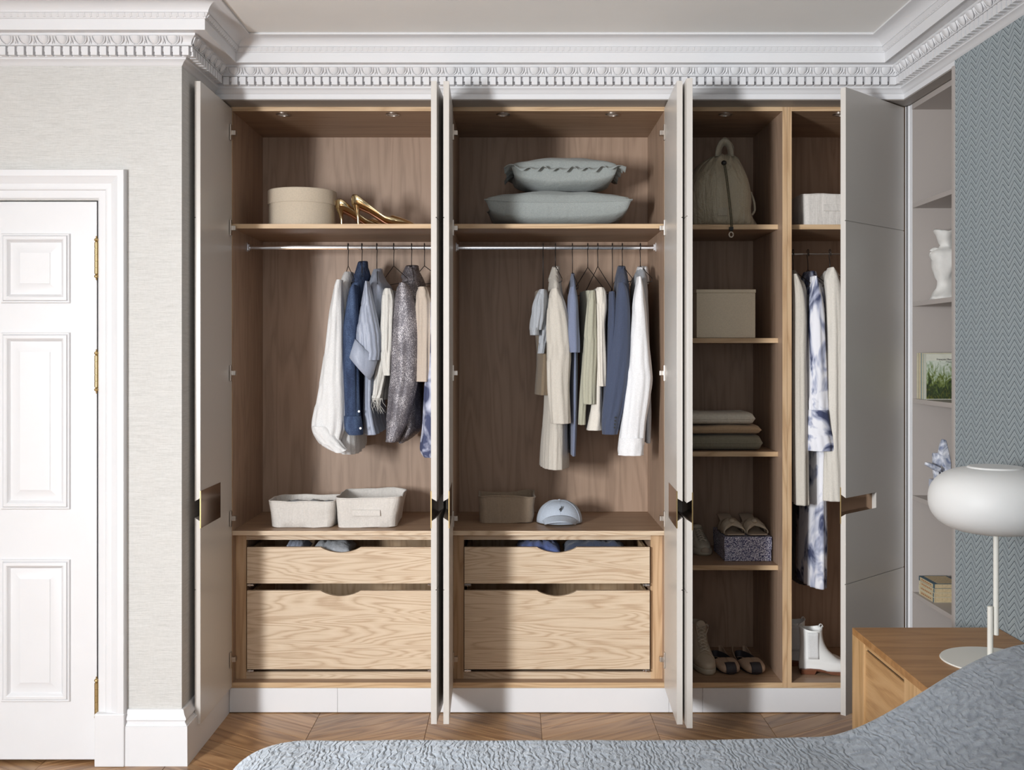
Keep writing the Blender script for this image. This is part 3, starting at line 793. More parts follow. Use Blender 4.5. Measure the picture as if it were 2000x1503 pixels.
def collar(par, mat, px, py0, py1, half_px, lean=2, Y=RY, r=.05, slope=.012, flare=1.25):
    """stand-and-fall collar: band round the neck with a turned down leaf"""
    rings = []
    for j, (f, fl) in enumerate(((-.25, 1.35), (.1, 1.05), (.6, .85), (.92, .8), (1, .86), (.95, .95), (.6, 1.12), (.15, 1.32), (-.1, 1.42))):
        py = lerp(py1, py0, f); hx = half_px*(Y-CAMY)/F*fl*.5; rr = r*fl
        c = at(px+lean*f, py, Y)
        ring = []
        for k in range(28):
            a = -PI/2+.22+(2*PI-.44)*k/27
            ring.append(Vector((c.x+hx*math.cos(a)*1.0, Y+rr*math.sin(a), c.z-slope*(1-math.sin(a))*.5)))
        rings.append(ring)
    part('collar', MB().loft(rings, False), mat, par, smooth='all', solid=.0018)

# --- left rail
HL = 'black wire hanger carrying the '
hanger(680, HL+'off white blouse, leftmost on the left rail', 16)
hanger(707, HL+'denim shirt', 8, Z_(508, RY)); hanger(736, HL+'blue grey satin blouse', 8, Z_(523, RY))
hanger(769, HL+'white frayed top', 24); hanger(804, HL+'sparkly grey blazer', 8, Z_(516, RY)); hanger(829, HL+'beige top next to the open door', 26)

g = garment('blouse', 'off white long sleeved blouse with curved hem, leftmost on the left rail', 'blouse', 680)
piece(g, 'body', F_off, [(531,672,688,.26,.05),(548,664,690,.26,.12),(575,658,690,.26,.19),(640,655,688,.26,.2),(700,650,690,.26,.2),(790,648,698,.27,.2),(850,648,706,.28,.2),(879,652,706,.28,.2)], amp=.007, seed=1, hemw=.012)
piece(g, 'sleeve', F_off, [(546,657,668),(560,652,667),(585,647,668),(620,641,669),(680,634,670),(740,625,671),(790,616,672),(825,610,672),(845,612,668),(868,630,660)], .045, .04, amp=.005, seed=2, hemw=.012)
piece(g, 'cuff', F_off, [(832,609,640),(850,612,656),(868,626,668),(880,644,678)], .03, .035, amp=.004, hemw=.008, seed=3)

g = garment('denim_shirt', 'dark blue denim shirt with buttoned cuff hanging beside the off white blouse', 'shirt', 705)
piece(g, 'body', M_denim, [(512,702,712,.26,.03),(524,695,717,.26,.07),(545,687,719,.26,.14),(580,682,716,.26,.19),(660,680,714,.27,.2),(760,682,712,.27,.2),(838,684,712,.27,.2)], amp=.005, seed=4)
piece(g, 'sleeve', M_denim, [(556,687,695),(566,682,696),(592,676,698),(635,670,699),(703,669,699),(770,671,700),(812,673,701)], .045, .04, amp=.004, seed=5)
piece(g, 'cuff', M_denim, [(812,671,703),(822,671,705),(838,672,707),(849,680,707)], .04, .042, amp=.0015, seed=6)
collar(g, M_denim, 706, 508, 534, 19, 3)
btn(g, 701, 803, .02); btn(g, 704, 836, -.003)

g = garment('satin_blouse', 'blue grey satin blouse with gathered puff sleeve and pointed cuff', 'blouse', 738)
piece(g, 'body', F_satin, [(526,729,742,.26,.04),(545,722,750,.26,.12),(568,717,760,.26,.19),(640,718,750,.27,.2),(720,712,742,.27,.2),(790,709,740,.27,.2),(842,711,752,.27,.2)], amp=.007, seed=7, hemw=.01)
piece(g, 'sleeve', F_satin, [(549,713,719),(560,711,722),(592,705,729),(629,698,736),(660,693,740),(685,694,741),(703,704,738)], .04, .045, amp=.006, lam=.022, seed=8)
cu = MB(); 
outl = [((694,662),(737,703)), ((690,672),(733,716)), ((686,684),(729,730)), ((683,697),(722,742))]
rg = []
for k, ((ax, ay), (bx, by)) in enumerate(outl):
    A, B = at(ax, ay, .02), at(bx, by, .03); ring = []
    for q in range(24):
        a = 2*PI*q/24; c = (A+B)/2; h_ = (B-A)/2; ring.append(c+h_*math.cos(a)+Vector((.004, 0, -.006))*math.sin(a)+Vector((0, .035*math.sin(a)*(1+.1*k), 0)))
    rg.append(ring)
part('cuff', cu.loft(rg, True), F_satin, g, smooth='all', solid=.002)
collar(g, F_satin, 737, 523, 541, 16)

g = garment('camisole', 'white crinkled top with frayed edge hanging left of the sparkly blazer', 'camisole', 760)
piece(g, 'body', F_frost, [(566,750,768,.26,.17),(600,746,770,.26,.18),(680,742,766,.27,.18),(750,734,762,.27,.18),(779,730,758,.27,.18)], amp=.008, seed=9)
piece(g, 'drape', F_frost, [(563,751,763),(575,747,767),(600,745,769),(650,744,767),(700,746,764),(733,749,764)], .05, .035, amp=.008, lam=.024, seed=10)
piece(g, 'drape', F_frost, [(640,744,760),(700,738,757),(760,729,748),(781,727,741)], .09, .03, amp=.007, lam=.024, seed=11)
fb = MB(); rnd = random.Random(5)
for k in range(22):
    p = at(727+k*.9, 777, .07+rnd.uniform(-.02, .02)); L = rnd.uniform(.02, .07)
    fb.tube([p, p+Vector((rnd.uniform(-.006, .01), 0, -L*.5)), p+Vector((rnd.uniform(-.008, .02), 0, -L))], [.0012, .001, .0004], 4)
o = part('fringe', fb, F_frost, g); o['kind'] = 'stuff'

g = garment('sparkly_blazer', 'dark grey sparkly blazer with turned up collar on the left rail', 'blazer', 800)
piece(g, 'body', M_glit, [(522,797,812,.26,.05),(534,789,820,.26,.09),(555,783,828,.26,.16),(590,784,832,.26,.19),(660,784,822,.27,.2),(740,783,820,.27,.2),(800,782,820,.27,.2),(840,780,818,.27,.2),(862,779,792,.27,.18)], amp=.005, seed=12)
piece(g, 'sleeve', M_glit, [(552,780,793),(562,775,800),(585,770,808),(623,766,815),(684,763,817),(745,760,814),(790,757,804),(830,754,792),(863,753,775)], .045, .045, amp=.004, lam=.05, seed=13)
collar(g, M_glit, 802, 516, 536, 26, 3, r=.055)

g = garment('beige_top', 'beige gathered top half hidden behind the open door on the left rail', 'top', 826)
piece(g, 'body', F_beige, [(562,812,844,.26,.19),(600,812,850,.26,.2),(680,814,850,.27,.2),(744,816,848,.27,.2)], amp=.007, seed=14)
piece(g, 'sleeve', F_beige, [(560,818,832),(572,814,838),(600,812,844),(640,812,846),(700,813,845),(745,814,844)], .05, .04, amp=.007, lam=.026, seed=15)
g = garment('tie_dye_shirt', 'dark blue tie dye shirt at the open door, last on the left rail', 'shirt', 850)
piece(g, 'body', M_tied, [(575,840,862,.26,.19),(640,838,866,.26,.2),(740,836,870,.27,.2),(800,838,872,.27,.2),(860,842,872,.27,.2)], amp=.006, seed=16)
piece(g, 'sleeve', M_tied, [(590,840,856),(640,837,864),(700,833,866),(760,829,868),(830,825,868),(875,821,868),(893,828,868)], .05, .04, amp=.005, seed=17)
hanger(851, HL+'tie dye shirt, behind the open door', 10)

# --- middle rail
GM = 'clothes on the middle rail'; HG = 'black wire hangers on the middle rail'; HM = 'black wire hanger carrying the '
hanger(1060.7, HM+'grey striped shirt, leftmost on the middle rail', 4, Z_(566, RY), .03, .17, HG)
hanger(1084.6, HM+'long natural linen shirt', 6, Z_(519, RY), group=HG); hanger(1118, HM+'slate blue shirt', 4, Z_(532, RY), group=HG)
hanger(1148, HM+'olive trousers', 22, Z_(522, RY), .11, .17, HG); hanger(1167.6, HM+'cream trousers', 16, Z_(520, RY), .11, .17, HG)
hanger(1196, HM+'navy trousers', 4, Z_(568, RY), .02, .17, HG); hanger(1215.5, HM+'navy blazer', 6, Z_(518, RY), group=HG); hanger(1250.6, HM+'white shirt by the open door', 8, Z_(519, RY), group=HG)

g = garment('striped_shirt', 'pale grey shirt with rolled sleeves, leftmost on the middle rail', 'shirt', 1058, group=GM)
piece(g, 'body', F_tan, [(568,1046,1068,.28,.17),(620,1044,1076,.28,.18),(700,1050,1080,.28,.18),(770,1046,1078,.28,.18)], amp=.005, seed=20, label='taupe lower body')
piece(g, 'drape', F_greys, [(565,1054,1065),(576,1048,1068),(595,1042,1067),(620,1038,1064),(644,1036,1058)], .07, .05, amp=.007, lam=.022, seed=21)
piece(g, 'drape', F_greys, [(566,1058,1068),(590,1058,1071),(640,1055,1071),(690,1052,1062)], .09, .03, amp=.006, lam=.022, seed=22)
piece(g, 'cuff', F_greys, [(640,1035,1053),(654,1036,1053)], .06, .05, amp=.002, seed=23)

g = garment('linen_shirt', 'long natural linen shirt, longest garment on the middle rail', 'shirt', 1088, group=GM)
piece(g, 'body', F_linen, [(524,1079,1091,.26,.04),(540,1075,1094,.26,.09),(562,1073,1098,.26,.16),(620,1070,1106,.26,.2),(720,1067,1108,.26,.2),(800,1064,1110,.26,.2),(870,1059,1111,.26,.2),(913,1057,1112,.26,.2)], amp=.006, seed=24)
piece(g, 'sleeve', F_linen, [(563,1078,1091),(575,1074,1097),(597,1071,1105),(642,1069,1113),(690,1069,1115),(747,1070,1112),(790,1073,1113),(827,1077,1114)], .045, .042, amp=.005, seed=25)
collar(g, F_linen, 1082, 518, 541, 15, 4)

g = garment('slate_shirt', 'slate blue cotton shirt hanging between linen shirt and olive trousers', 'shirt', 1118, group=GM)
piece(g, 'body', F_slate, [(536,1116,1122,.26,.03),(560,1114,1125,.26,.14),(620,1112,1128,.26,.19),(700,1113,1129,.26,.2),(800,1113,1128,.26,.2),(887,1114,1123,.26,.2)], amp=.004, seed=26)
piece(g, 'sleeve', F_slate, [(560,1114,1124),(575,1111,1127),(594,1110,1129),(640,1109,1131),(670,1110,1133),(688,1112,1133)], .045, .04, amp=.003, seed=27)
collar(g, F_slate, 1118, 531, 548, 6, 1, r=.045)

g = garment('olive_trousers', 'pale olive trousers folded over a hanger on the middle rail', 'trousers', 1154, group=GM)
piece(g, 'waist', F_green, [(569,1136,1160,.26,.17),(600,1136,1162,.27,.17),(680,1136,1163,.27,.17),(760,1137,1163,.27,.17)], amp=.005, lam=.025, seed=28)
piece(g, 'trouser_leg', F_green, [(567,1153,1162),(580,1149,1164),(620,1145,1165),(680,1141,1165),(740,1138,1164),(789,1140,1163)], .05, .035, amp=.006, lam=.02, seed=29)
piece(g, 'trouser_leg', F_green, [(680,1139,1152),(740,1135,1148),(800,1131,1144),(829,1131,1142)], .09, .03, amp=.004, lam=.02, seed=30)
g = garment('cream_trousers', 'cream cotton trousers folded over a hanger beside the olive pair', 'trousers', 1174, group=GM)
piece(g, 'waist', F_cream, [(563,1163,1182,.26,.16),(640,1162,1184,.27,.17),(740,1156,1184,.27,.17),(800,1150,1178,.27,.17),(838,1147,1176,.27,.17)], amp=.006, seed=31)
piece(g, 'trouser_leg', F_cream, [(561,1167,1178),(572,1164,1184),(600,1166,1185),(640,1168,1181),(700,1168,1183),(754,1171,1182)], .05, .035, amp=.005, lam=.024, seed=32)
piece(g, 'trouser_leg', F_cream, [(640,1162,1172),(720,1162,1174),(790,1156,1176),(840,1147,1176)], .075, .035, amp=.003, seed=33)
g = garment('navy_trousers', 'navy trousers folded over a hanger left of the navy blazer', 'trousers', 1194, group=GM)
piece(g, 'trouser_leg', F_navy, [(569,1191,1201),(590,1189,1203),(650,1187,1203),(720,1183,1201),(790,1180,1198)], .06, .04, amp=.004, seed=34)
piece(g, 'waist', F_navy, [(572,1188,1202,.27,.16),(700,1184,1202,.27,.17),(800,1182,1198,.27,.17)], amp=.004, seed=35)
g = garment('navy_blazer', 'navy blazer with four dark cuff buttons on the middle rail', 'blazer', 1215, group=GM)
piece(g, 'body', F_navy, [(521,1211,1221,.26,.04),(534,1206,1225,.26,.08),(560,1205,1229,.26,.17),(620,1206,1233,.26,.2),(720,1206,1233,.26,.2),(800,1198,1224,.26,.2),(836,1192,1216,.26,.2)], amp=.005, seed=36)
piece(g, 'sleeve', F_navy, [(552,1207,1220),(566,1205,1226),(597,1202,1230),(650,1196,1231),(700,1189,1231),(740,1184,1228),(779,1180,1222),(820,1177,1212),(848,1178,1206)], .045, .042, amp=.004, seed=37)
collar(g, F_navy, 1212, 517, 541, 15, 2, r=.055)
for k in range(4): btn(g, 1202-k*.6, 815+k*6.5, -.002, .0042, M_ink)
g = garment('white_shirt', 'white long sleeved cotton shirt, rightmost on the middle rail', 'shirt', 1250, group=GM)
piece(g, 'body', F_greys, [(526,1246,1262,.26,.05),(540,1240,1266,.26,.1),(562,1238,1266,.26,.17),(640,1242,1268,.27,.2),(740,1244,1270,.27,.2),(800,1250,1272,.27,.2),(862,1256,1267,.27,.2)], amp=.005, seed=38, label='grey shirt body behind the white sleeve')
piece(g, 'sleeve', F_white, [(540,1246,1252),(556,1243,1256),(580,1239,1259),(604,1237,1262),(667,1232,1268),(731,1226,1274),(773,1221,1270),(827,1214,1261),(870,1209,1258)], .045, .042, amp=.005, seed=39)
piece(g, 'cuff', F_white, [(855,1210,1259),(875,1208,1258),(889,1208,1257)], .042, .046, amp=.002, seed=40)
collar(g, F_white, 1253, 518, 545, 21, 2, r=.055)

# --- right rail
GR = 'clothes on the right rail'; HR = 'black wire hangers on the right rail'
for px, lb in ((1549, 'natural linen coat beside the partition'), (1578, 'tie dye dress'), (1621, 'cream coat behind the angled door')):
    hanger(px, 'black wire hanger carrying the '+lb, 6, Z_(527, RY), group=HR, rz=1.966)
g = garment('linen_coat', 'natural linen coat hanging against the oak partition on the right rail', 'coat', 1556, group=GR)
piece(g, 'body', F_linen, [(528,1546,1552,.26,.05),(545,1545,1562,.26,.12),(575,1546,1574,.26,.19),(700,1547,1576,.26,.2),(850,1547,1577,.26,.2),(980,1547,1578,.26,.2)], amp=.005, seed=41)
piece(g, 'sleeve', F_linen, [(535,1548,1556),(560,1551,1568),(600,1552,1575),(700,1552,1577),(850,1553,1579),(986,1555,1581)], .05, .04, amp=.004, seed=42)
g = garment('tie_dye_dress', 'long blue and white tie dye dress with flared sleeve on the right rail', 'dress', 1592, group=GR)
piece(g, 'body', M_tie, [(530,1578,1594,.26,.04),(550,1572,1602,.26,.12),(580,1574,1612,.26,.18),(700,1578,1612,.26,.18),(850,1580,1613,.26,.18),(950,1578,1614,.26,.18),(1060,1575,1616,.26,.18),(1142,1574,1615,.26,.18)], amp=.006, seed=43)
piece(g, 'sleeve', M_tie, [(539,1588,1595),(560,1586,1602),(600,1584,1611),(660,1583,1614),(740,1582,1618),(802,1582,1621)], .05, .04, amp=.004, seed=44)
piece(g, 'cuff', M_tie, [(800,1582,1620),(835,1581,1626),(860,1580,1631),(880,1580,1634)], .045, .05, amp=.004, seed=45)
piece(g, 'collar', M_tied, [(530,1576,1592,.25,.06),(545,1573,1590,.24,.08),(575,1574,1586,.2,.1)], amp=.002, seed=47)
g = garment('cream_coat', 'long cream coat half hidden behind the angled door on the right rail', 'coat', 1626, group=GR)
piece(g, 'body', F_cream, [(528,1616,1634,.26,.05),(545,1610,1645,.26,.12),(575,1608,1652,.26,.18),(700,1614,1656,.27,.19),(860,1612,1658,.27,.19),(972,1611,1658,.27,.19)], amp=.005, seed=48)
piece(g, 'sleeve', F_cream, [(522,1622,1628),(540,1614,1640),(580,1616,1646),(680,1618,1648),(850,1614,1650),(978,1611,1652)], .05, .04, amp=.004, seed=49)
g = garment('dark_dress', 'dark navy dress hanging low behind the natural linen coat', 'dress', 1566, group=GR)
piece(g, 'body', fabric('dark_navy_jersey', S(70, 66, 66)), [(600,1560,1572,.42,.09),(800,1558,1574,.42,.09),(1050,1557,1578,.42,.09),(1138,1556,1580,.42,.09)], amp=.005, seed=50)

# ------------------------------------------------------------------ upper shelf objects
ZS = 2.068
hb = thing('hat_box', 'round beige hat box on the top left shelf', 'box', (X_(591, .17), .17, ZS))
cx_, cy_ = X_(590.5, .17), .172
part('box', MB().lathe([(.002, ZS+.001), (.143, ZS+.001), (.1445, ZS+.003), (.1445, ZS+.13)], (cx_, cy_, 0), 72, True, False), F_hat, hb, smooth=True, ang=30)
part('lid', MB().lathe([(.145, ZS+.1), (.1485, ZS+.1), (.1495, ZS+.102), (.1495, ZS+.158), (.147, ZS+.161), (.002, ZS+.162)], (cx_, cy_, 0), 72, False, True), F_hat, hb, smooth=True, ang=30)

def pump(label, px, Y, rot, sc_=1.0):
    """gold court shoe, heel at local origin, toe to +x"""
    base = Vector((X_(px, Y), Y, ZS))
    t = thing('court_shoe', label, 'shoe', base, 'pair of gold court shoes')
    M = Matrix.Translation(base)@Matrix.Rotation(rot, 4, 'Z')@Matrix.Diagonal((sc_, sc_*1.25, sc_*1.17, 1))
    st = [ # u, zbottom, ztop, half width, opening angle
        (-.012, .082, .112, .010, 2.3), (-.006, .074, .126, .022, 2.05), (.008, .068, .130, .029, 1.95), (.03, .062, .117, .031, 1.8), (.06, .050, .098, .029, 1.7), (.095, .030, .074, .030, 1.65),
        (.125, .012, .055, .034, 1.7), (.150, .004, .046, .037, 2.0), (.170, .001, .040, .037, 3.14159), (.20, .0, .033, .032, 3.14159), (.23, .0, .024, .021, 3.14159), (.252, .001, .015, .009, 3.14159), (.26, .003, .009, .003, 3.14159)]
    rings = []
    for j in range(41):
        u, zb, zt_, hw, oa = interp(st, j/40); zm_ = (zb+zt_)/2; hz = (zt_-zb)/2; oa = min(PI, oa)
        rings.append([Vector((u, hw*math.sin(a)*(1-.0*abs(a)), zm_-hz*math.cos(a) if abs(a) < PI/2 else zm_+hz*min(1, -math.cos(a)))) for a in [lerp(-oa, oa, k/30) for k in range(31)]])
    part('upper', MB().loft(rings, False).xf(M), M_gold, t, smooth='all', solid=.002)
    part('heel', MB().loft([[Vector((x+r_*1.15*math.cos(a), r_*math.sin(a), z)) for a in [2*PI*k/14 for k in range(14)]] for x, r_, z in ((.017, .0045, .0), (.0165, .0048, .006), (.015, .0055, .03), (.012, .009, .052), (.011, .015, .066), (.012, .020, .075))], True, True, True).xf(M), M_gold, t, smooth=True)
    part('sole', MB().loft([[Vector((u, -hw, z)), Vector((u, hw, z)), Vector((u, hw, z-.003)), Vector((u, -hw, z-.003))] for u, z, hw in ((.02, .064, .018), (.06, .050, .014), (.095, .031, .02), (.125, .013, .028), (.15, .004, .031), (.2, .003, .026), (.24, .003, .012))], True, True, True).xf(M), M_goldd, t, smooth=True, ang=60)
pump('gold high heeled court shoe touching the round hat box', 661, .125, .42, .92)
pump('gold high heeled court shoe farther from the round hat box', 692.5, .07, .20, 1.0)

def pillow_mb(cx, cy, cz, wx, wy, ht, hb_, seed, n=34):
    vs = {}
    m = MB()
    for sgn, h in ((1, ht), (-1, hb_)):
        rows_ = []
        for j in range(n+1):
            r_ = []
            for i in range(n+1):
                u, v = -1+2*i/n, -1+2*j/n
                u = math.copysign(abs(u)**.8, u); v = math.copysign(abs(v)**.8, v)
                e = ((1-u*u)*(1-v*v)); z = h*(e**.34)
                if sgn < 0: z = h*min(1, e**.24*1.03)
                x = wx*u*(1-.06*(1-v*v)); y = wy*v*(1-.07*(1-u*u))
                nz = noise.noise(Vector((x*9, y*9, seed+sgn)))*.007*min(1, e*6)
                lift = .008*(abs(u)**4)*(abs(v)**4)
                r_.append(Vector((cx+x, cy+y, cz+sgn*(z+nz)+lift)))
            rows_.append(r_ if sgn > 0 else r_[::-1])
        m.loft(rows_, False)
    return m
cu1 = thing('cushion', 'large plain sage grey linen cushion, lower of the two', 'cushion', (X_(1091, .26), .26, ZS), 'cushions on the middle top shelf')
part('cover', pillow_mb(X_(1091, .06), .265, ZS+.104, .315, .205, .066, .101, 3), F_cush, cu1, smooth='all')
pp = []
for q in range(120):
    a = q/120*4; sd = int(a); f = (a-sd)*2-1; u, v = [(f, -1), (1, f), (-f, 1), (-1, -f)][sd]
    pp.append(Vector((X_(1091, .06)+.317*u*(1-.06*(1-v*v)), .265+.207*v*(1-.07*(1-u*u)), ZS+.104+.008*(abs(u*v))**4)))
part('piping', MB().tube(pp+[pp[0]], .0028, 6), F_cush, cu1, smooth='all')
c2z = ZS+.253
cu2 = thing('cushion', 'smaller sage grey linen cushion with ruffled edge, upper of the two', 'cushion', (X_(1103, .26), .26, ZS+.17), 'cushions on the middle top shelf')
xc2 = X_(1103, .08)
part('cover', pillow_mb(xc2, .27, c2z, .232, .18, .066, .082, 9), F_cush, cu2, smooth='all')
rings = [[], [], []]; N_ = 300
for q in range(N_):
    a = q/N_*4; sd = int(a); f = (a-sd)*2-1; u, v = [(f, -1), (1, f), (-f, 1), (-1, -f)][sd]
    ox, oy = [(0, -1), (1, 0), (0, 1), (-1, 0)][sd]; cr = abs(f)**6*.7; nx2 = [(f, 0), (0, f), (-f, 0), (0, -f)][sd]; ox += nx2[0]*cr; oy += nx2[1]*cr
    bp = Vector((xc2+.230*u*(1-.06*(1-v*v)), .27+.178*v*(1-.07*(1-u*u)), c2z+.008*(abs(u*v))**4)); wv = math.sin(q*.62)+.5*math.sin(q*.29+1)
    rings[0].append(bp); rings[1].append(bp+Vector((ox*.016, oy*.016, wv*.003-.001))); rings[2].append(bp+Vector((ox*.034, oy*.034, wv*.010-.010)))
part('ruffle', MB().loft([r_+[r_[0]] for r_ in rings], False), F_cush, cu2, smooth='all', solid=.0012)

# backpack
bp = thing('backpack', 'khaki drawstring backpack with hanging cord on the top shelf', 'backpack', (X_(1415, .26), .26, 2.074), None)
ZK = 2.074
def sil(rowsdef, n=64, seed=0, amp=.008, ex=.8):
    rings = []
    R_ = 40
    for j in range(R_+1):
        py, l, r_, yc, ry_ = interp(rowsdef, j/R_); yn = yc-ry_*.6
        A, B = at(l, py, yn), at(r_, py, yn); cx = (A.x+B.x)/2; rx = (B.x-A.x)/2; ring = []
        for k in range(n):
            a = 2*PI*k/n; c, s = math.cos(a), math.sin(a)
            q = Vector((cx+rx*math.copysign(abs(c)**ex, c), yc+ry_*math.copysign(abs(s)**ex, s), A.z))
            q += Vector((c, s, 0))*noise.noise(Vector((q.x*10, q.z*6, a+seed)))*amp
            ring.append(q)
        rings.append(ring)
    return rings
rg = sil([(440,1345,1486,.24,.13),(432,1344,1482,.24,.14),(412,1344,1474,.24,.145),(385,1346,1473,.24,.14),(350,1352,1470,.24,.13),(330,1360,1462,.24,.115),(316,1372,1450,.24,.095),(308,1384,1442,.24,.075),(303,1395,1432,.24,.05)], seed=2, amp=.02)
for j, r_ in enumerate(rg):      # gathers near the mouth
    f = max(0, (j-18)/22)
    for k in range(len(r_)): r_[k] += Vector((0, -1, 0))*.014*f*math.sin(k*2*PI/64*13+.4*math.sin(j*.3))*(1 if r_[k].y < .24 else -1); r_[k].z = max(r_[k].z, ZK+.002)
part('bag_body', MB().loft(rg, True, True, True), F_bag, bp, smooth='all')
hl = [at(1402, 306, .17), at(1400, 292, .17), at(1404, 278, .175), at(1414, 270, .18), at(1424, 277, .185), at(1431, 290, .19), at(1430, 306, .19)]
rings = [[p+Vector((0, -.014, 0)), p+Vector((0, .014, 0)), p+Vector((.003, .014, -.003)), p+Vector((.003, -.014, -.003))] for p in [Vector(interp([tuple(q) for q in hl], k/24)) for k in range(25)]]
strap = MB()
for k in range(24): pass
strap.loft([[p+Vector((0, -.016, 0)).lerp(Vector((0, .016, 0)), f) for f in (0, 1)] for p in [Vector(interp([tuple(q) for q in hl], k/24)) for k in range(25)]], False)
o = part('top_handle', strap, F_bagd, bp, smooth='all', solid=.003)
hb2 = MB(); 
hb2.loft([[at(1399, 270+36*(1-math.sin(a)), .16)+Vector((0,0,0)) if False else at(1415+17.5*math.cos(a)*1.0, 305-35*math.sin(a), .15), at(1415+7.5*math.cos(a), 305-21*math.sin(a), .17)] for a in [PI*k/20 for k in range(21)]], False)
part('top_handle', hb2, F_bagd, bp, smooth='all', solid=.006)
c1 = [at(1413, 318, .1), at(1416, 335, .088), at(1420, 365, .072), at(1424, 400, .062), at(1427, 432, .058), at(1427.5, 444, .05), at(1427, 452, .052)]
c2 = [p+Vector((.006, -.001, 0)) for p in c1]
def smoothpts(ps, n=20): return [Vector(interp([tuple(q) for q in ps], k/n)) for k in range(n+1)]
M_cord = plain('flecked_cord', S(96, 92, 70), .8, var=.35, nscale=220)
part('drawcord', MB().tube(smoothpts(c1), .0022, 6), M_cord, bp, smooth='all'); part('drawcord', MB().tube(smoothpts(c2), .0022, 6), M_cord, bp, smooth='all')
part('cord_lock', MB().ell(at(1414, 318, .098), .012, .010, .011), M_blackw, bp, smooth='all')
part('cord_stop', MB().box(*sorted((at(1424, 444, .05).x, at(1432, 444, .05).x)), .043, .058, at(0, 450, .05).z, at(0, 443, .05).z), M_blackw, bp, bevel=.002)
kn = [at(1424+4*math.cos(a)+4, 458+5*math.sin(a), .05+.004*math.sin(2*a)) for a in [2*PI*k/16 for k in range(17)]]
part('cord_end', MB().tube(kn, .0028, 6), M_lace, bp, smooth='all')
part('side_strap', MB().tube(smoothpts([at(1466, 375, .2), at(1473, 395, .19), at(1474, 410, .19), at(1468, 420, .18)]), .005, 6), F_bagd, bp, smooth='all')
part('front_patch', MB().box(at(1402, 405, .1).x, at(1420, 405, .1).x, .093, .0965, at(0, 421, .1).z, at(0, 406, .1).z), F_bagd, bp, bevel=.001)

# ------------------------------------------------------------------ baskets
def rrect(x0, x1, y0, y1, z, r, n=10):
    pts = []
    for (cx, cy, a0) in ((x1-r, y1-r, 0), (x0+r, y1-r, PI/2), (x0+r, y0+r, PI), (x1-r, y0+r, 1.5*PI)):
        for k in range(n+1): a = a0+PI/2*k/n; pts.append(Vector((cx+r*math.cos(a), cy+r*math.sin(a), z)))
    # subdivide straight sides
    out = []
    for i, p in enumerate(pts):
        q = pts[(i+1) % len(pts)]; out.append(p)
        if (q-p).length > .05:
            for k in range(1, 8): out.append(p.lerp(q, k/8))
    return out
def basket(label, x0, x1, y0, y1, z0, h, fl, mat, seed, r=.03, tab=None, group='fabric storage baskets', lean=0, sag=.0):
    t = thing('storage_basket', label, 'basket', ((x0+x1)/2, (y0+y1)/2, z0), group)
    rings = []
    for z, e in ((0, -.006), (.003, 0), (h*.3, fl*.25), (h*.6, fl*.6), (h*.92, fl), (h, fl), (h+.001, fl-.002), (h, fl-.004), (h*.6, fl*.6-.005), (h*.1, -.004), (.004, -.02)):
        rings.append([p+Vector((lean*z/h, 0, 0)) for p in rrect(x0-e, x1+e, y0-e, y1+e, z0+z, r)])
    for j, rg_ in enumerate(rings):
        for i, p in enumerate(rg_):
            f = min(1, (p.z-z0)/h)
            p += noise.noise_vector(Vector((p.x*11, p.y*11, f*2+seed)))*.008*(1 if .02 < f else 0)
            if f > .8: p.z += noise.noise(Vector((p.x*8, p.y*8, seed)))*.008
            p.z = max(p.z, z0+.001)
    part('body', MB().loft(rings, True, True, True), mat, t, smooth=True, ang=50)
    top = rings[5]
    part('rim_binding', MB().tube([p.copy() for p in top]+[top[0].copy()], .0032, 6), mat, t, smooth='all')
    if tab:
        a0, a1, b0, b1 = tab
        xx0, xx1 = lerp(x0, x1, a0), lerp(x0, x1, a1); zz0, zz1 = z0+h*b0, z0+h*b1; yy = y0-fl*.75-.006
        part('handle', MB().box(xx0, xx1, yy-.002, yy+.006, zz0, zz1), mat, t, bevel=.001)
    return t
basket('pale canvas basket with striped lining, left of the pair on the first deck', -1.037, -.772, .075, .30, .770, .113, .010, F_bask, 1)
basket('pale canvas basket with front handle, right of the pair on the first deck', -.752, -.503, .075, .375, .770, .128, .014, F_bask, 5, tab=(.27, .75, .42, .62), lean=.006)
basket('taupe linen basket beside the blue cap in the middle unit', -.140, .092, .20, .37, .770, .117, .007, F_bask2, 9)
basket('pale canvas basket behind the angled door on the upper right shelf', 1.262, 1.56, .10, .32, ZK, .135, .006, F_bask, 13, tab=(.28, .6, .45, .66))
b = MB()
b.loft([[Vector((lerp(-1.0, -.80, i/20), lerp(.11, .27, j/10), .862+.012*noise.noise(Vector((i*.4, j*.5, 2))))) for i in range(21)] for j in range(11)], False)
single('folded_cloth', b, F_greys, 'striped grey cloth folded inside the left canvas basket', 'cloth', (-.9, .2, .8), smooth='all', solid=.004)
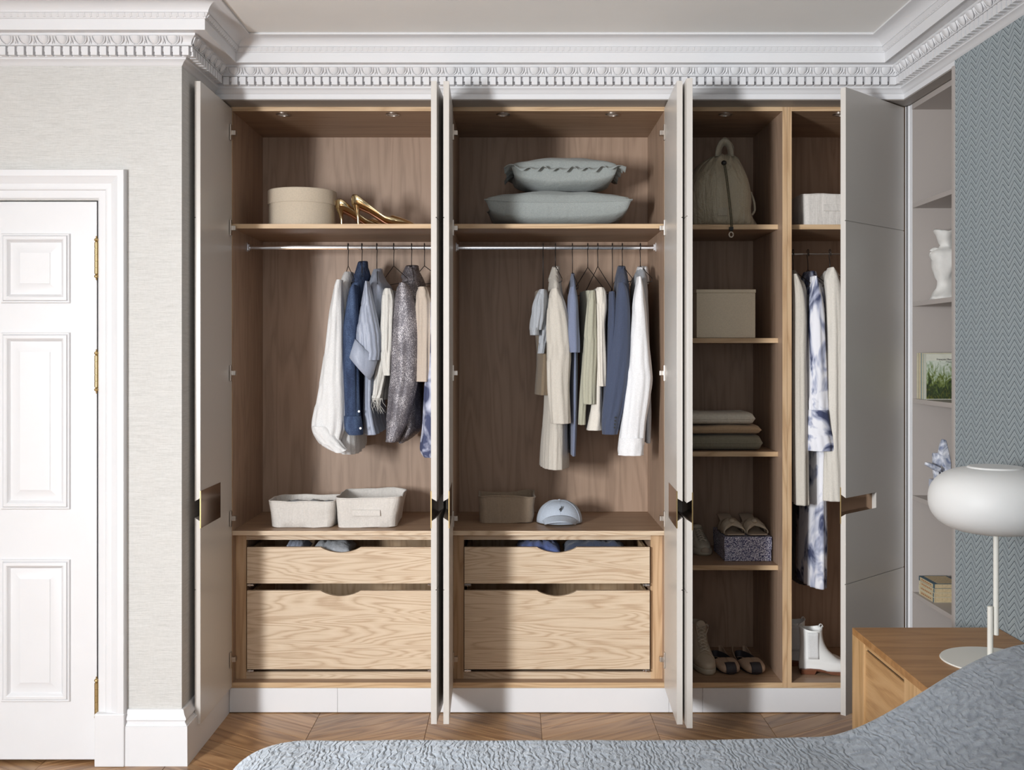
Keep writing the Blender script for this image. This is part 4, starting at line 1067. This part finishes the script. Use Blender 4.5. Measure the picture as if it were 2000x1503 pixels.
# drawer contents
for (x0, x1, mat, lb, nm, sd) in ((-.985, -.90, F_satin, 'crumpled blue grey cloth at the left in the top drawer of the left unit', 'folded_cloth', 1), (-.865, -.70, F_greys, 'crumpled grey cloth near the notch in the top drawer of the left unit', 'folded_cloth', 2), (.02, .21, fabric('royal_blue_jersey', S(92, 108, 160)), 'folded blue cloth behind the notch in the top drawer of the middle unit', 'folded_cloth', 3), (.23, .50, F_navy, 'folded navy cloth at the right in the top drawer of the middle unit', 'folded_cloth', 4)):
    b = MB(); n1, n2 = 24, 12; rw = []
    for j in range(n2+1):
        rw.append([Vector((lerp(x0, x1, i/n1), lerp(.07, .3, j/n2), .66+.04*(1-(2*j/n2-1)**4)*(1-(2*i/n1-1)**6)+.012*noise.noise(Vector((i*.45, j*.5, sd*3))))) for i in range(n1+1)])
    b.loft(rw, False)
    single(nm, b, mat, lb, 'cloth', ((x0+x1)/2, .2, .64), smooth='all', solid=.004)

# baseball cap
cap = thing('baseball_cap', 'pale blue baseball cap with small dark bird emblem beside the taupe basket', 'cap', (X_(1093, .2), .2, .77))
ccx, ccy = X_(1093, .2), .225; Zd = .771
rings = []
for j in range(15):
    a = PI/2*j/14.2; rr = math.cos(a)**.8 if j < 14 else .02
    rings.append([Vector((ccx+.100*rr*math.cos(q)*(1+.006*math.cos(6*q)), ccy+.098*rr*math.sin(q), Zd+.004+.094*math.sin(a)**.95+(.010 if j == 0 else 0)*0)) for q in [2*PI*k/48 for k in range(48)]])
part('crown', MB().loft(rings, True, False, True), F_cap, cap, smooth='all', solid=.0015)
rows_ = []
for j in range(9):
    f = j/8; r_ = []
    for i in range(25):
        a = lerp(-.92, .92, i/24); ox = math.sin(a)*.098; 
        base_y = ccy-.098*math.cos(a)+.004
        tipy = ccy-.098*math.cos(a)-.072*math.cos(a*1.2)
        x = ccx+ox*lerp(1.0, .86, f)
        y = lerp(base_y, tipy, f); z = Zd+(.040*math.cos(a*1.3)+.004)*(1-f)+(.026*math.cos(a*1.6)+.001)*f
        r_.append(Vector((x, y, max(z, Zd+.001))))
    rows_.append(r_)
part('bill', MB().loft(rows_, False), F_cap, cap, smooth='all', solid=.003)
for ang in (0, 60, 120):
    q = math.radians(ang+30); pts_ = []
    for k in range(21):
        a = lerp(-PI/2+.05, PI/2-.05, k/20); rr = math.cos(a)**.8; pts_.append(Vector((ccx+.1015*rr*math.cos(q)*(1 if a >= 0 else 1)*(1 if k >= 10 else -1)*0+0, 0, 0)))
    seam = []
    for sgn in (-1, 1):
        rng = range(14) if sgn < 0 else range(13, -1, -1)
        for j in rng:
            a = PI/2*j/14.2; rr = math.cos(a)**.8; seam.append(Vector((ccx+sgn*.1008*rr*math.cos(q), ccy+sgn*.0988*rr*math.sin(q), Zd+.0045+.0945*math.sin(a)**.95)))
    part('seam', MB().tube(seam, .0011, 5), F_cap, cap, smooth='all')
part('top_button', MB().ell((ccx, ccy, Zd+.099), .006, .006, .004), F_cap, cap, smooth='all')
bird = [(-.006,.0),(-.003,.004),(.001,.0055),(.0025,.009),(.002,.0115),(.0035,.013),(.0065,.0122),(.0045,.0108),(.0055,.007),(.0045,.002),(.001,-.002),(-.001,-.0075),(.001,-.0085),(-.003,-.0085),(-.002,-.003),(-.007,-.003)]
be = at(1095, 994, .14); 
part('bird_emblem', MB().prism(bird, lambda p, a: Vector((be.x+p[0], .1385+a+p[1]*.35, be.z+p[1])), -.004, .004), M_ink, cap, fixn=True, label='small dark bird emblem')

# ------------------------------------------------------------------ middle shelves: box, textiles, shoes
bx = thing('storage_box', 'square beige linen covered storage box on the second shelf', 'box', (.92, .25, 1.586))
part('box', MB().box(.7985, 1.0525, .100, .36, 1.5875, 1.782), F_card, bx, bevel=.002)
part('lid', MB().box(.7965, 1.0545, .098, .362, 1.782, 1.797), F_card, bx, bevel=.002)
def slab(name, label, x0, x1, y0, y1, z0, z1, mat, seed):
    t = thing(name, label, 'blanket', ((x0+x1)/2, (y0+y1)/2, z0), 'stack of folded textiles')
    rings = []; h = (z1-z0)/2; n1 = 40
    for i in range(n1+1):
        x = lerp(x0, x1, i/n1); ed = min(1, min(x-x0, x1-x)/.02); e = math.sqrt(max(.0, 1-(1-ed)**2))*.9+.1
        ring = []
        for k in range(40):
            a = 2*PI*k/40; c, s = math.cos(a), math.sin(a)
            y = (y0+y1)/2+(y1-y0)/2*math.copysign(abs(c)**.35, c)*(.985+.015*e); z = z0+h+h*e*math.copysign(abs(s)**.55, s)
            z += noise.noise(Vector((x*9, y*4, seed)))*.005*(1 if s > 0 else .0); ring.append(Vector((x, y, max(z, z0+.0005))))
        rings.append(ring)
    part('folded_body', MB().loft(rings, True, True, True), mat, t, smooth='all')
    # fold line along the front
    part('fold_edge', MB().tube([Vector((lerp(x0+.02, x1-.012, k/20), y0+.0006, z0+h*.95+.002*noise.noise(Vector((k*.5, seed, 0))))) for k in range(21)], .0022, 6), mat, t, smooth='all')
Y0 = .10
slab('folded_blanket', 'moss grey folded throw at the bottom of the textile stack', .70, X_(1489, .12), Y0+.01, .42, 1.0985, 1.168, F_b3, 1)
slab('folded_blanket', 'tan folded throw in the middle of the textile stack', .70, X_(1486, .13), Y0+.012, .41, 1.169, 1.210, F_b2, 2)
slab('folded_blanket', 'oatmeal knitted throw on top of the textile stack', .70, X_(1474, .13), Y0+.015, .40, 1.211, 1.263, F_b1, 3)

def slices(sl, n=36, ex=.9, heel=.82):
    """horizontal slices (z, back, front, halfwidth) in local coords, length axis = -y (toe towards -y)"""
    rings = []
    R_ = max(14, len(sl)*3)
    for j in range(R_+1):
        z, bk_, fr_, hw = interp(sl, j/R_); m_ = (bk_+fr_)/2; L = (fr_-bk_)/2
        ring = []
        for k in range(n):
            a = 2*PI*k/n; c, s = math.cos(a), math.sin(a)
            u = m_+L*math.copysign(abs(c)**ex, c); taper = lerp(heel, 1, sst(-1, .3, c)) if True else 1
            ring.append(Vector((hw*taper*math.copysign(abs(s)**ex, s), -u, z)))
        rings.append(ring)
    return rings
def place(mb, x, y, z, rot): return mb.xf(Matrix.Translation((x, y, z))@Matrix.Rotation(rot, 4, 'Z'))
# white ankle boots, seen from the side (toe to +x)
def ankle_boot(label, x, y, rot):
    t = thing('ankle_boot', label, 'boot', (x, y, ZB), 'pair of white ankle boots')
    z0 = .0
    up = slices([(.014,0,.25,.030),(.022,-.004,.255,.037),(.035,-.005,.252,.039),(.048,-.005,.225,.039),(.062,-.004,.168,.038),(.082,-.002,.14,.037),(.105,0,.117,.036),(.134,.002,.102,.037),(.165,.0,.095,.040),(.193,-.002,.094,.043)], heel=.8)
    for rg_ in up[-3:]:
        pass
    for i, p in enumerate(up[-1]): p.z += .012*abs(math.cos(2*PI*i/36))**2
    part('upper', place(MB().loft(up, True, True, False), x, y, ZB, rot), M_leaw, t, smooth='all', solid=.002)
    sl = slices([(.012,0,.25,.031),(.018,-.002,.258,.040),(.022,-.002,.256,.040)], heel=.8)
    for rg_ in sl:
        for p in rg_: p.z += .0
    sole = []
    for zz in (0, .006): sole.append([Vector((p.x, p.y, zz+(.02 if -p.y < .08 else lerp(.02, .002, sst(.08, .14, -p.y))) + .006*sst(.19, .26, -p.y))) for p in slices([(0,-.003,.259,.0405),(1,-.003,.259,.0405)], heel=.8)[0]])
    part('sole', place(MB().loft(sole, True, True, True), x, y, ZB, rot), M_heel, t)
    hl_ = [[Vector((sx*(.030+.004*f), -u, .022*f)) for sx, u in ((-1, -.001), (1, -.001), (1, .058+.01*f), (-1, .058+.01*f))] for f in (0, 1)]
    part('heel', place(MB().loft(hl_, True, True, True), x, y, ZB, rot), M_heel, t, bevel=.002)
    for sx in (-1, 1):
        gs = MB(); q = []
        for k in range(9):
            f = k/8; zz = lerp(.07, .185, f); r_ = []
            for m2 in range(7):
                uu = lerp(.024, .07, m2/6)+lerp(.004, 0, f)
                hwz = interp([(.07,.0385),(.105,.0365),(.134,.0375),(.165,.0405),(.193,.0435)], (zz-.07)/.123)[1]
                r_.append(Vector((sx*(hwz+.0006), -uu, zz)))
            q.append(r_)
        gs.loft(q, False)
        part('elastic_gusset', place(gs, x, y, ZB, rot), M_elast, t, smooth='all', solid=.0015)
    for u_ in (.002, .088):
        loop = [Vector((0, -u_, .18))+Vector((0, .009*math.cos(a)*-1 if u_ < .01 else .009*math.cos(a), .020+.014*math.sin(a))) for a in [PI*k/12 for k in range(13)]]
        lm = MB().loft([[p+Vector((-.007, 0, 0)), p+Vector((.007, 0, 0))] for p in [Vector((0, -u_-.009, .18))]+loop+[Vector((0, -u_+.009, .18))]] if False else [[p+Vector((-.007, 0, 0)), p+Vector((.007, 0, 0))] for p in loop], False)
        part('pull_tab', place(lm, x, y, ZB, rot), M_leaw, t, solid=.0015, smooth='all')
ankle_boot('white leather ankle boot in front, with tan stacked heel', 1.258, .145, PI/2-.08)
ankle_boot('white leather ankle boot behind, in the shade of the partition', 1.215, .27, PI/2-.08)

# high-top laced shoe
def laces(t, pts_l, pts_r, r=.0022):
    m = MB()
    for i in range(len(pts_l)-1):
        m.tube([pts_l[i], (pts_l[i]+pts_r[i+1])/2+Vector((0, -.003, .003)), pts_r[i+1]], r, 5); m.tube([pts_r[i], (pts_r[i]+pts_l[i+1])/2+Vector((0, -.003, .003)), pts_l[i+1]], r, 5)
    return m
def hightop(label, x, y, rot, grp='pair of cream high top lace-up shoes'):
    t = thing('high_top_shoe', label, 'shoe', (x, y, ZB), grp)
    up = slices([(.018,0,.27,.044),(.03,0,.275,.048),(.045,.0,.268,.047),(.06,0,.235,.044),(.08,0,.185,.040),(.105,.002,.145,.037),(.135,.004,.122,.037),(.165,.002,.112,.040),(.178,.0,.108,.041)])
    part('upper', place(MB().loft(up, True, True, False), x, y, ZB, rot), M_leab, t, smooth='all', solid=.0025)
    part('sole', place(MB().loft(slices([(0,-.006,.275,.045),(.01,-.008,.283,.050),(.022,-.007,.281,.050),(.026,-.002,.276,.047)]), True, True, True), x, y, ZB, rot), M_sole, t, smooth=True)
    part('toe_seam', place(MB().tube([Vector((.040*math.cos(a), -.205-.0*math.sin(a)+.0, .064+.018*math.sin(a)-.012*abs(math.cos(a))*1.2)) for a in [PI*k/14 for k in range(15)]], .0018, 5), x, y, ZB, rot), M_leab, t)
    R3 = Matrix.Translation((x, y, ZB))@Matrix.Rotation(rot, 4, 'Z')
    P_ = [(.196,.083),(.18,.092),(.165,.102),(.152,.115),(.142,.128),(.135,.142),(.128,.156),(.124,.17)]
    L_ = [R3@Vector((-.019, -u, z)) for u, z in P_]; R__ = [R3@Vector((.019, -u, z)) for u, z in P_]
    m = laces(t, L_, R__)
    for s in (-1, 1):
        m.tube([R3@Vector((s*.004, -.13, .172))]+[R3@Vector((s*(.012+.014*math.sin(a)), -.136-.012*math.sin(a), .176-.0+.022*math.sin(a*1.3)-.03*(a/PI))) for a in [PI*k/8 for k in range(9)]], .002, 5)
    part('laces', m, M_lace, t, smooth='all')
    part('tongue', place(MB().ell((0, -.116, .172), .026, .010, .028), x, y, ZB, rot), M_leab, t, smooth='all')
hightop('cream high top lace-up shoe, right of the pair at the bottom', .835, .375, .07)
hightop('cream high top lace-up shoe mostly hidden behind the open door', .735, .375, .03)

def loafer(label, x, y, rot):
    t = thing('loafer', label, 'shoe', (x, y, ZB), 'pair of taupe loafers')
    st = [(0, .006, .070, .022, 2.0), (.012, .005, .076, .034, 1.9), (.05, .004, .062, .039, 1.7), (.10, .004, .050, .042, 1.6), (.14, .004, .046, .047, 1.65), (.165, .004, .048, .050, 2.1), (.178, .004, .050, .050, PI), (.205, .004, .048, .049, PI), (.238, .004, .044, .045, PI), (.257, .005, .038, .038, PI), (.265, .008, .030, .030, PI)]
    rings = []
    for j in range(45):
        u, zb, zt_, hw, oa = interp(st, j/44); oa = min(PI, oa); zm_ = (zb+zt_)/2; hz = (zt_-zb)/2
        rings.append([Vector((hw*math.copysign(abs(math.sin(a))**.8, math.sin(a)), -u, zm_-hz*math.copysign(abs(math.cos(a))**.7, math.cos(a)))) for a in [lerp(-oa, oa, k/36) for k in range(37)]])
    part('upper', place(MB().loft(rings, False).add(rings[-1], [tuple(range(37))]), x, y, ZB, rot), M_leal, t, smooth='all', solid=.002)
    part('lining', place(MB().loft(slices([(.006,.006,.24,.036),(.035,.004,.2,.040)]), True, True, False), x, y, ZB, rot), M_char, t, smooth='all')
    cap_ = []
    for j in range(9):
        u, z = interp([(.238,.0465),(.250,.0435),(.260,.038),(.2675,.030),(.2695,.020),(.2695,.008)], j/8); cap_.append([Vector((xx, -u-.001+.004*(xx/.024)**2, z+.0015-.003*(xx/.024)**2)) for xx in [lerp(-.023, .023, k/8) for k in range(9)]])
    part('toe_cap', place(MB().loft(cap_, False), x, y, ZB, rot), M_char, t, smooth='all', solid=.002, label='charcoal square toe cap')
    part('sole', place(MB().loft(slices([(0,-.002,.262,.046),(.006,-.003,.266,.048)]), True, True, True), x, y, ZB, rot), M_char, t)
loafer('taupe loafer with charcoal toe cap, left of the pair', .925, .375, .10)
loafer('taupe loafer with charcoal toe cap, right of the pair', 1.035, .375, .10)

# running shoe and sandals on the speckled box
zk = .61
t = thing('running_shoe', 'cream running shoe beside the speckled box, half behind the open door', 'shoe', (.85, .42, zk))
sx_, sy_ = .845, .53
part('upper', place(MB().loft(slices([(.02,0,.24,.044),(.035,0,.245,.046),(.05,0,.225,.044),(.065,.0,.185,.040),(.08,.0,.15,.036),(.095,.0,.12,.034),(.11,.002,.1,.033)]), True, True, True), sx_, sy_, zk, .1), M_sneak, t, smooth='all')
part('sole', place(MB().loft(slices([(0,-.004,.245,.048),(.01,-.008,.256,.053),(.024,-.006,.254,.052),(.03,0,.246,.046)]), True, True, True), sx_, sy_, zk, .1), M_sole, t, smooth=True)
R3 = Matrix.Translation((sx_, sy_, zk))@Matrix.Rotation(.1, 4, 'Z'); P_ = [(.205,.062),(.188,.070),(.17,.078),(.155,.086),(.14,.094),(.125,.102)]
part('laces', laces(t, [R3@Vector((-.017, -u, z)) for u, z in P_], [R3@Vector((.017, -u, z)) for u, z in P_], .0026), M_lace, t, smooth='all')
part('tongue', place(MB().ell((0, -.105, .108), .024, .018, .014), sx_, sy_, zk, .1), M_sneak, t, smooth='all')
part('toe_guard', place(MB().ell((0, -.245, .022), .022, .012, .016), sx_, sy_, zk, .1), M_sand, t, smooth='all')
sb = thing('shoe_box', 'blue and white speckled shoe box under the sandals', 'box', (1.03, .29, zk))
part('box', MB().box(.932, 1.136, .160, .42, zk+.001, zk+.07), M_speck, sb, bevel=.001)
part('lid', MB().box(.930, 1.138, .158, .422, zk+.052, zk+.1075), M_speck, sb, bevel=.001)
def sandal(label, x, y, rot):
    z0 = zk+.108; t = thing('sandal', label, 'sandal', (x, y, z0), 'pair of beige mule sandals')
    rg_ = []
    for u, z, hw in ((0,.062,.020),(.01,.062,.028),(.04,.060,.031),(.075,.046,.030),(.11,.024,.033),(.14,.009,.038),(.17,.004,.043),(.21,.003,.045),(.232,.004,.043),(.243,.005,.036)):
        rg_.append([Vector((-hw, -u, z)), Vector((hw, -u, z)), Vector((hw, -u, z+.006)), Vector((-hw, -u, z+.006))])
    part('footbed', place(MB().loft(rg_, True, True, True), x, y, z0, rot), M_sand, t, bevel=.0015, smooth=True, ang=50)
    part('heel', place(MB().loft([[Vector((s*.019*f, -u, z)) for s, u in ((-1, .004), (1, .004), (1, .004+.03*f), (-1, .004+.03*f))] for z, f in ((0, .9), (.03, .85), (.06, 1.25))], True, True, True), x, y, z0, rot), M_sand, t, bevel=.002)
    for s in (-1, 1):
        rows2 = []
        for k in range(19):
            a = PI*k/18; c = math.cos(a)*s; sn = math.sin(a)
            wd = .038-.018*math.exp(-((k-9)/3.)**2); uc = .165+.022*c*s
            rows2.append([Vector((.047*c, -(uc+wd*q), .008+.044*(sn**.7)*(1-.30*q)+.004*(1-abs(q))+(.0035*math.sin(q*8+k*.5)))) for q in (-1, -.66, -.33, 0, .33, .66, 1)])
        part('strap', place(MB().loft(rows2, False), x, y, z0, rot), M_leab, t, smooth='all', solid=.003)
    part('knot', place(MB().ell((0, -.168, .057), .014, .020, .010), x, y, z0, rot), M_leab, t, smooth='all')
sandal('beige mule sandal with twisted strap, left one on the speckled box', .968, .408, .06)
sandal('beige mule sandal with twisted strap, right one on the speckled box', 1.068, .408, .06)

# ------------------------------------------------------------------ bookcase contents
zv = 1.735; vx, vy = 1.757, -.19
vz = thing('vase', 'rough white clay vase with handles on the upper bookcase shelf', 'vase', (vx, vy, zv))
pr = [(.002,0),(.056,0),(.050,.012),(.040,.028),(.029,.046),(.023,.062),(.024,.078),(.032,.098),(.045,.128),(.052,.155),(.054,.182),(.045,.198),(.026,.208),(.021,.218),(.024,.232),(.032,.252),(.038,.270),(.037,.276),(.031,.268),(.018,.235)]
part('body', MB().lathe([(r*1.12, zv+z*1.02) for r, z in pr], (vx, vy, 0), 36, True, True).wob(.011, 20, 3).wob(.004, 60, 5), M_clay, vz, smooth='all')
for s in (-1, 1):
    hp = [Vector((vx+s*.03, vy, zv+.212)), Vector((vx+s*.046, vy, zv+.226)), Vector((vx+s*.062, vy, zv+.218)), Vector((vx+s*.066, vy, zv+.195)), Vector((vx+s*.060, vy, zv+.165)), Vector((vx+s*.048, vy, zv+.145))]
    if s < 0: hp = [Vector((vx-.02, vy, zv+.2)), Vector((vx-.04, vy, zv+.208)), Vector((vx-.056, vy, zv+.2)), Vector((vx-.055, vy, zv+.18)), Vector((vx-.048, vy, zv+.165))]
    part('handle', MB().tube(smoothpts(hp, 16), .0075, 8).wob(.003, 40, 2), M_clay, vz, smooth='all')
# upright books
zb0 = 1.3325; bx0 = 1.682
yy = -.062-.0
ths = [.017, .006, .022, .012, .014, .010, .016]; cols = [M_pageb, M_pageb, plain('faded_cream_spine', S(204, 190, 160), .7, var=.1, nscale=30), plain('pale_teal_spine', S(150, 168, 166), .7, var=.1, nscale=30), M_pageb, plain('pale_green_spine', S(176, 190, 178), .7, var=.1, nscale=30), plain('white_spine', S(208, 208, 194), .7, var=.08, nscale=30)]
yend = -.178; tot = sum(ths); yy = yend+tot
nm = ['farthest at the left of the upright row', 'very thin, second from the far end of the upright row', 'with a faded cream spine, third from the far end', 'with a pale teal spine in the middle of the upright row', 'with a yellowed spine behind the pale green one', 'with a pale green spine next to the painted cover', 'with a green landscape painted on its front cover']
for i, (th_, m_) in enumerate(zip(ths, cols)):
    y1_, y0_ = yy, yy-th_; yy = y0_
    t = thing('book', 'upright paperback '+nm[i], 'book', (bx0+.06, (y0_+y1_)/2, zb0), 'upright paperbacks on the bookcase')
    hgt = .186+random.uniform(-.002, .004)
    part('pages', MB().box(bx0+.002, bx0+.125, y0_+.0012, y1_-.0012, zb0+.003, zb0+hgt-.003), M_page, t)
    cv = MB().box(bx0, bx0+.0012, y0_+.0003, y1_-.0003, zb0, zb0+hgt).box(bx0, bx0+.127, y0_+.0003, y0_+.0013, zb0, zb0+hgt).box(bx0, bx0+.127, y1_-.0013, y1_-.0003, zb0, zb0+hgt)
    cvo = part('cover', cv, m_, t, bevel=.0003)
    if i == 6:
        part('cover_picture', MB().box(bx0+.003, bx0+.127, y0_-.0004, y0_+.0003, zb0+.003, zb0+.158), M_paint, t, label='green landscape picture')
        for txt, px_, pz_ in (('Fran\u00e7ois Mauriac', 0, zb0+.160), ('Th\u00e9r\u00e8se', 0, zb0+.1495)):
            c_ = bpy.data.curves.new('lettering', 'FONT'); c_.body = txt; c_.size = .0112; c_.align_x = 'RIGHT'; c_.extrude = .0002; c_.materials.append(M_ink)
            tmp = bpy.data.objects.new('tmp', c_); COL.objects.link(tmp); bpy.context.view_layer.update()
            me_ = bpy.data.meshes.new_from_object(tmp.evaluated_get(bpy.context.evaluated_depsgraph_get())); bpy.data.objects.remove(tmp)
            o = bpy.data.objects.new('lettering', me_); COL.objects.link(o); o.parent = t
            o.location = Vector((bx0+.121, y0_-.0007, pz_))-origin(t); o.rotation_euler = (PI/2, 0, 0)
# lying books
zl = .5265
for i in range(4):
    th_ = (.021, .018, .017, .019)[i]; z0_ = zl+sum((.021, .018, .017, .019)[:i])
    lb = ('bottom', 'second from the bottom', 'third from the bottom', 'top')[i]
    xx0, xx1 = 1.684+random.uniform(-.001, .002), 1.80; y0_, y1_ = -.345, -.10+random.uniform(-.003, .003)
    t = thing('book', lb+' paperback of the stack lying on the lowest visible bookcase shelf' if i < 3 else 'top paperback of the lying stack, cream cover with teal border', 'book', ((xx0+xx1)/2, -.22, z0_), 'paperbacks lying in a stack')
    y0_ = -.262
    part('pages', MB().box(xx0+.002, xx1-.002, y0_+.002, y1_-.002, z0_+.0012, z0_+th_-.0014), M_page, t)
    part('cover', MB().box(xx0, xx1, y0_, y1_, z0_, z0_+.0011).box(xx0, xx1, y0_, y1_, z0_+th_-.0013, z0_+th_-.0002).box(xx0-.0004, xx0+.001, y0_, y1_, z0_+.0005, z0_+th_-.0007), M_teal if i == 3 else M_pageb, t, bevel=.0003)
    part('spine_label', MB().box(xx0-.001, xx0, y0_+.012, y1_-.014, z0_+.002, z0_+th_-.003), M_page, t)
    part('spine_band', MB().box(xx0-.0012, xx0+.0, y0_+.002, y0_+.010, z0_+.001, z0_+th_-.002), M_teal, t, label='teal spine band')
    tx = MB()
    for k in range(6): tx.box(xx0-.0013, xx0-.0008, y0_+.03+k*.018, y0_+.042+k*.018, z0_+th_*.35, z0_+th_*.58)
    part('spine_lettering', tx, M_inkb, t)
    if i == 3: part('cover_label', MB().box(xx0+.016, xx1-.010, y0_+.010, y1_-.012, z0_+th_-.0003, z0_+th_+.0004), M_page, t, label='cream cover label')
# sculpture
sp_ = thing('sculpture', 'blue and white angular plaster sculpture on the bookcase above the lamp', 'sculpture', (1.735, -.25, .929))
def shard(pts, thk, Y):
    P0 = [at(x, y, Y) for x, y in pts]; c = sum(P0, Vector())/len(P0)
    m = MB(); n = len(P0)
    m.loft([[c+(p-c)*.8+Vector((0, thk, 0)) for p in P0], [p+Vector((0, thk*.4, 0)) for p in P0], [p-Vector((0, thk*.4, 0)) for p in P0], [c+(p-c)*.75-Vector((0, thk, 0)) for p in P0]], True, True, True)
    return m
Ysc = -.26
part('wing', shard([(1835,870),(1840,857),(1847,859),(1852,880),(1857,905),(1857,922),(1848,925),(1838,905),(1833,885)], .018, Ysc), M_marb, sp_, bevel=.002, fixn=True)
part('wing', shard([(1822,884),(1833,884),(1836,905),(1838,922),(1826,924),(1822,905)], .016, Ysc+.02), M_marb, sp_, bevel=.002, fixn=True)
part('arm', shard([(1807,902),(1816,903),(1832,910),(1841,914),(1838,922),(1826,919),(1812,911),(1806,907)], .013, Ysc-.02), M_marb, sp_, bevel=.002, fixn=True)
part('foot', shard([(1822,915),(1833,917),(1833,938),(1829,943),(1825,938)], .012, Ysc-.01), M_marb, sp_, bevel=.002, fixn=True)
zf = Z_(930, Ysc)
part('foot', shard([(1838,916),(1850,916),(1847,930),(1840,940),(1834,930)], .014, Ysc), M_marb, sp_, bevel=.002, fixn=True)
cfo = at(1834, 936, Ysc)
part('plinth_block', MB().box(cfo.x-.03, cfo.x+.035, Ysc-.03, Ysc+.03, .929, Z_(936, Ysc)), M_marb, sp_, bevel=.002)

# drawer grips and last small details handled above
print('objects', len(bpy.data.objects), 'tris', sum(len(m.polygons)*2 for m in bpy.data.meshes))
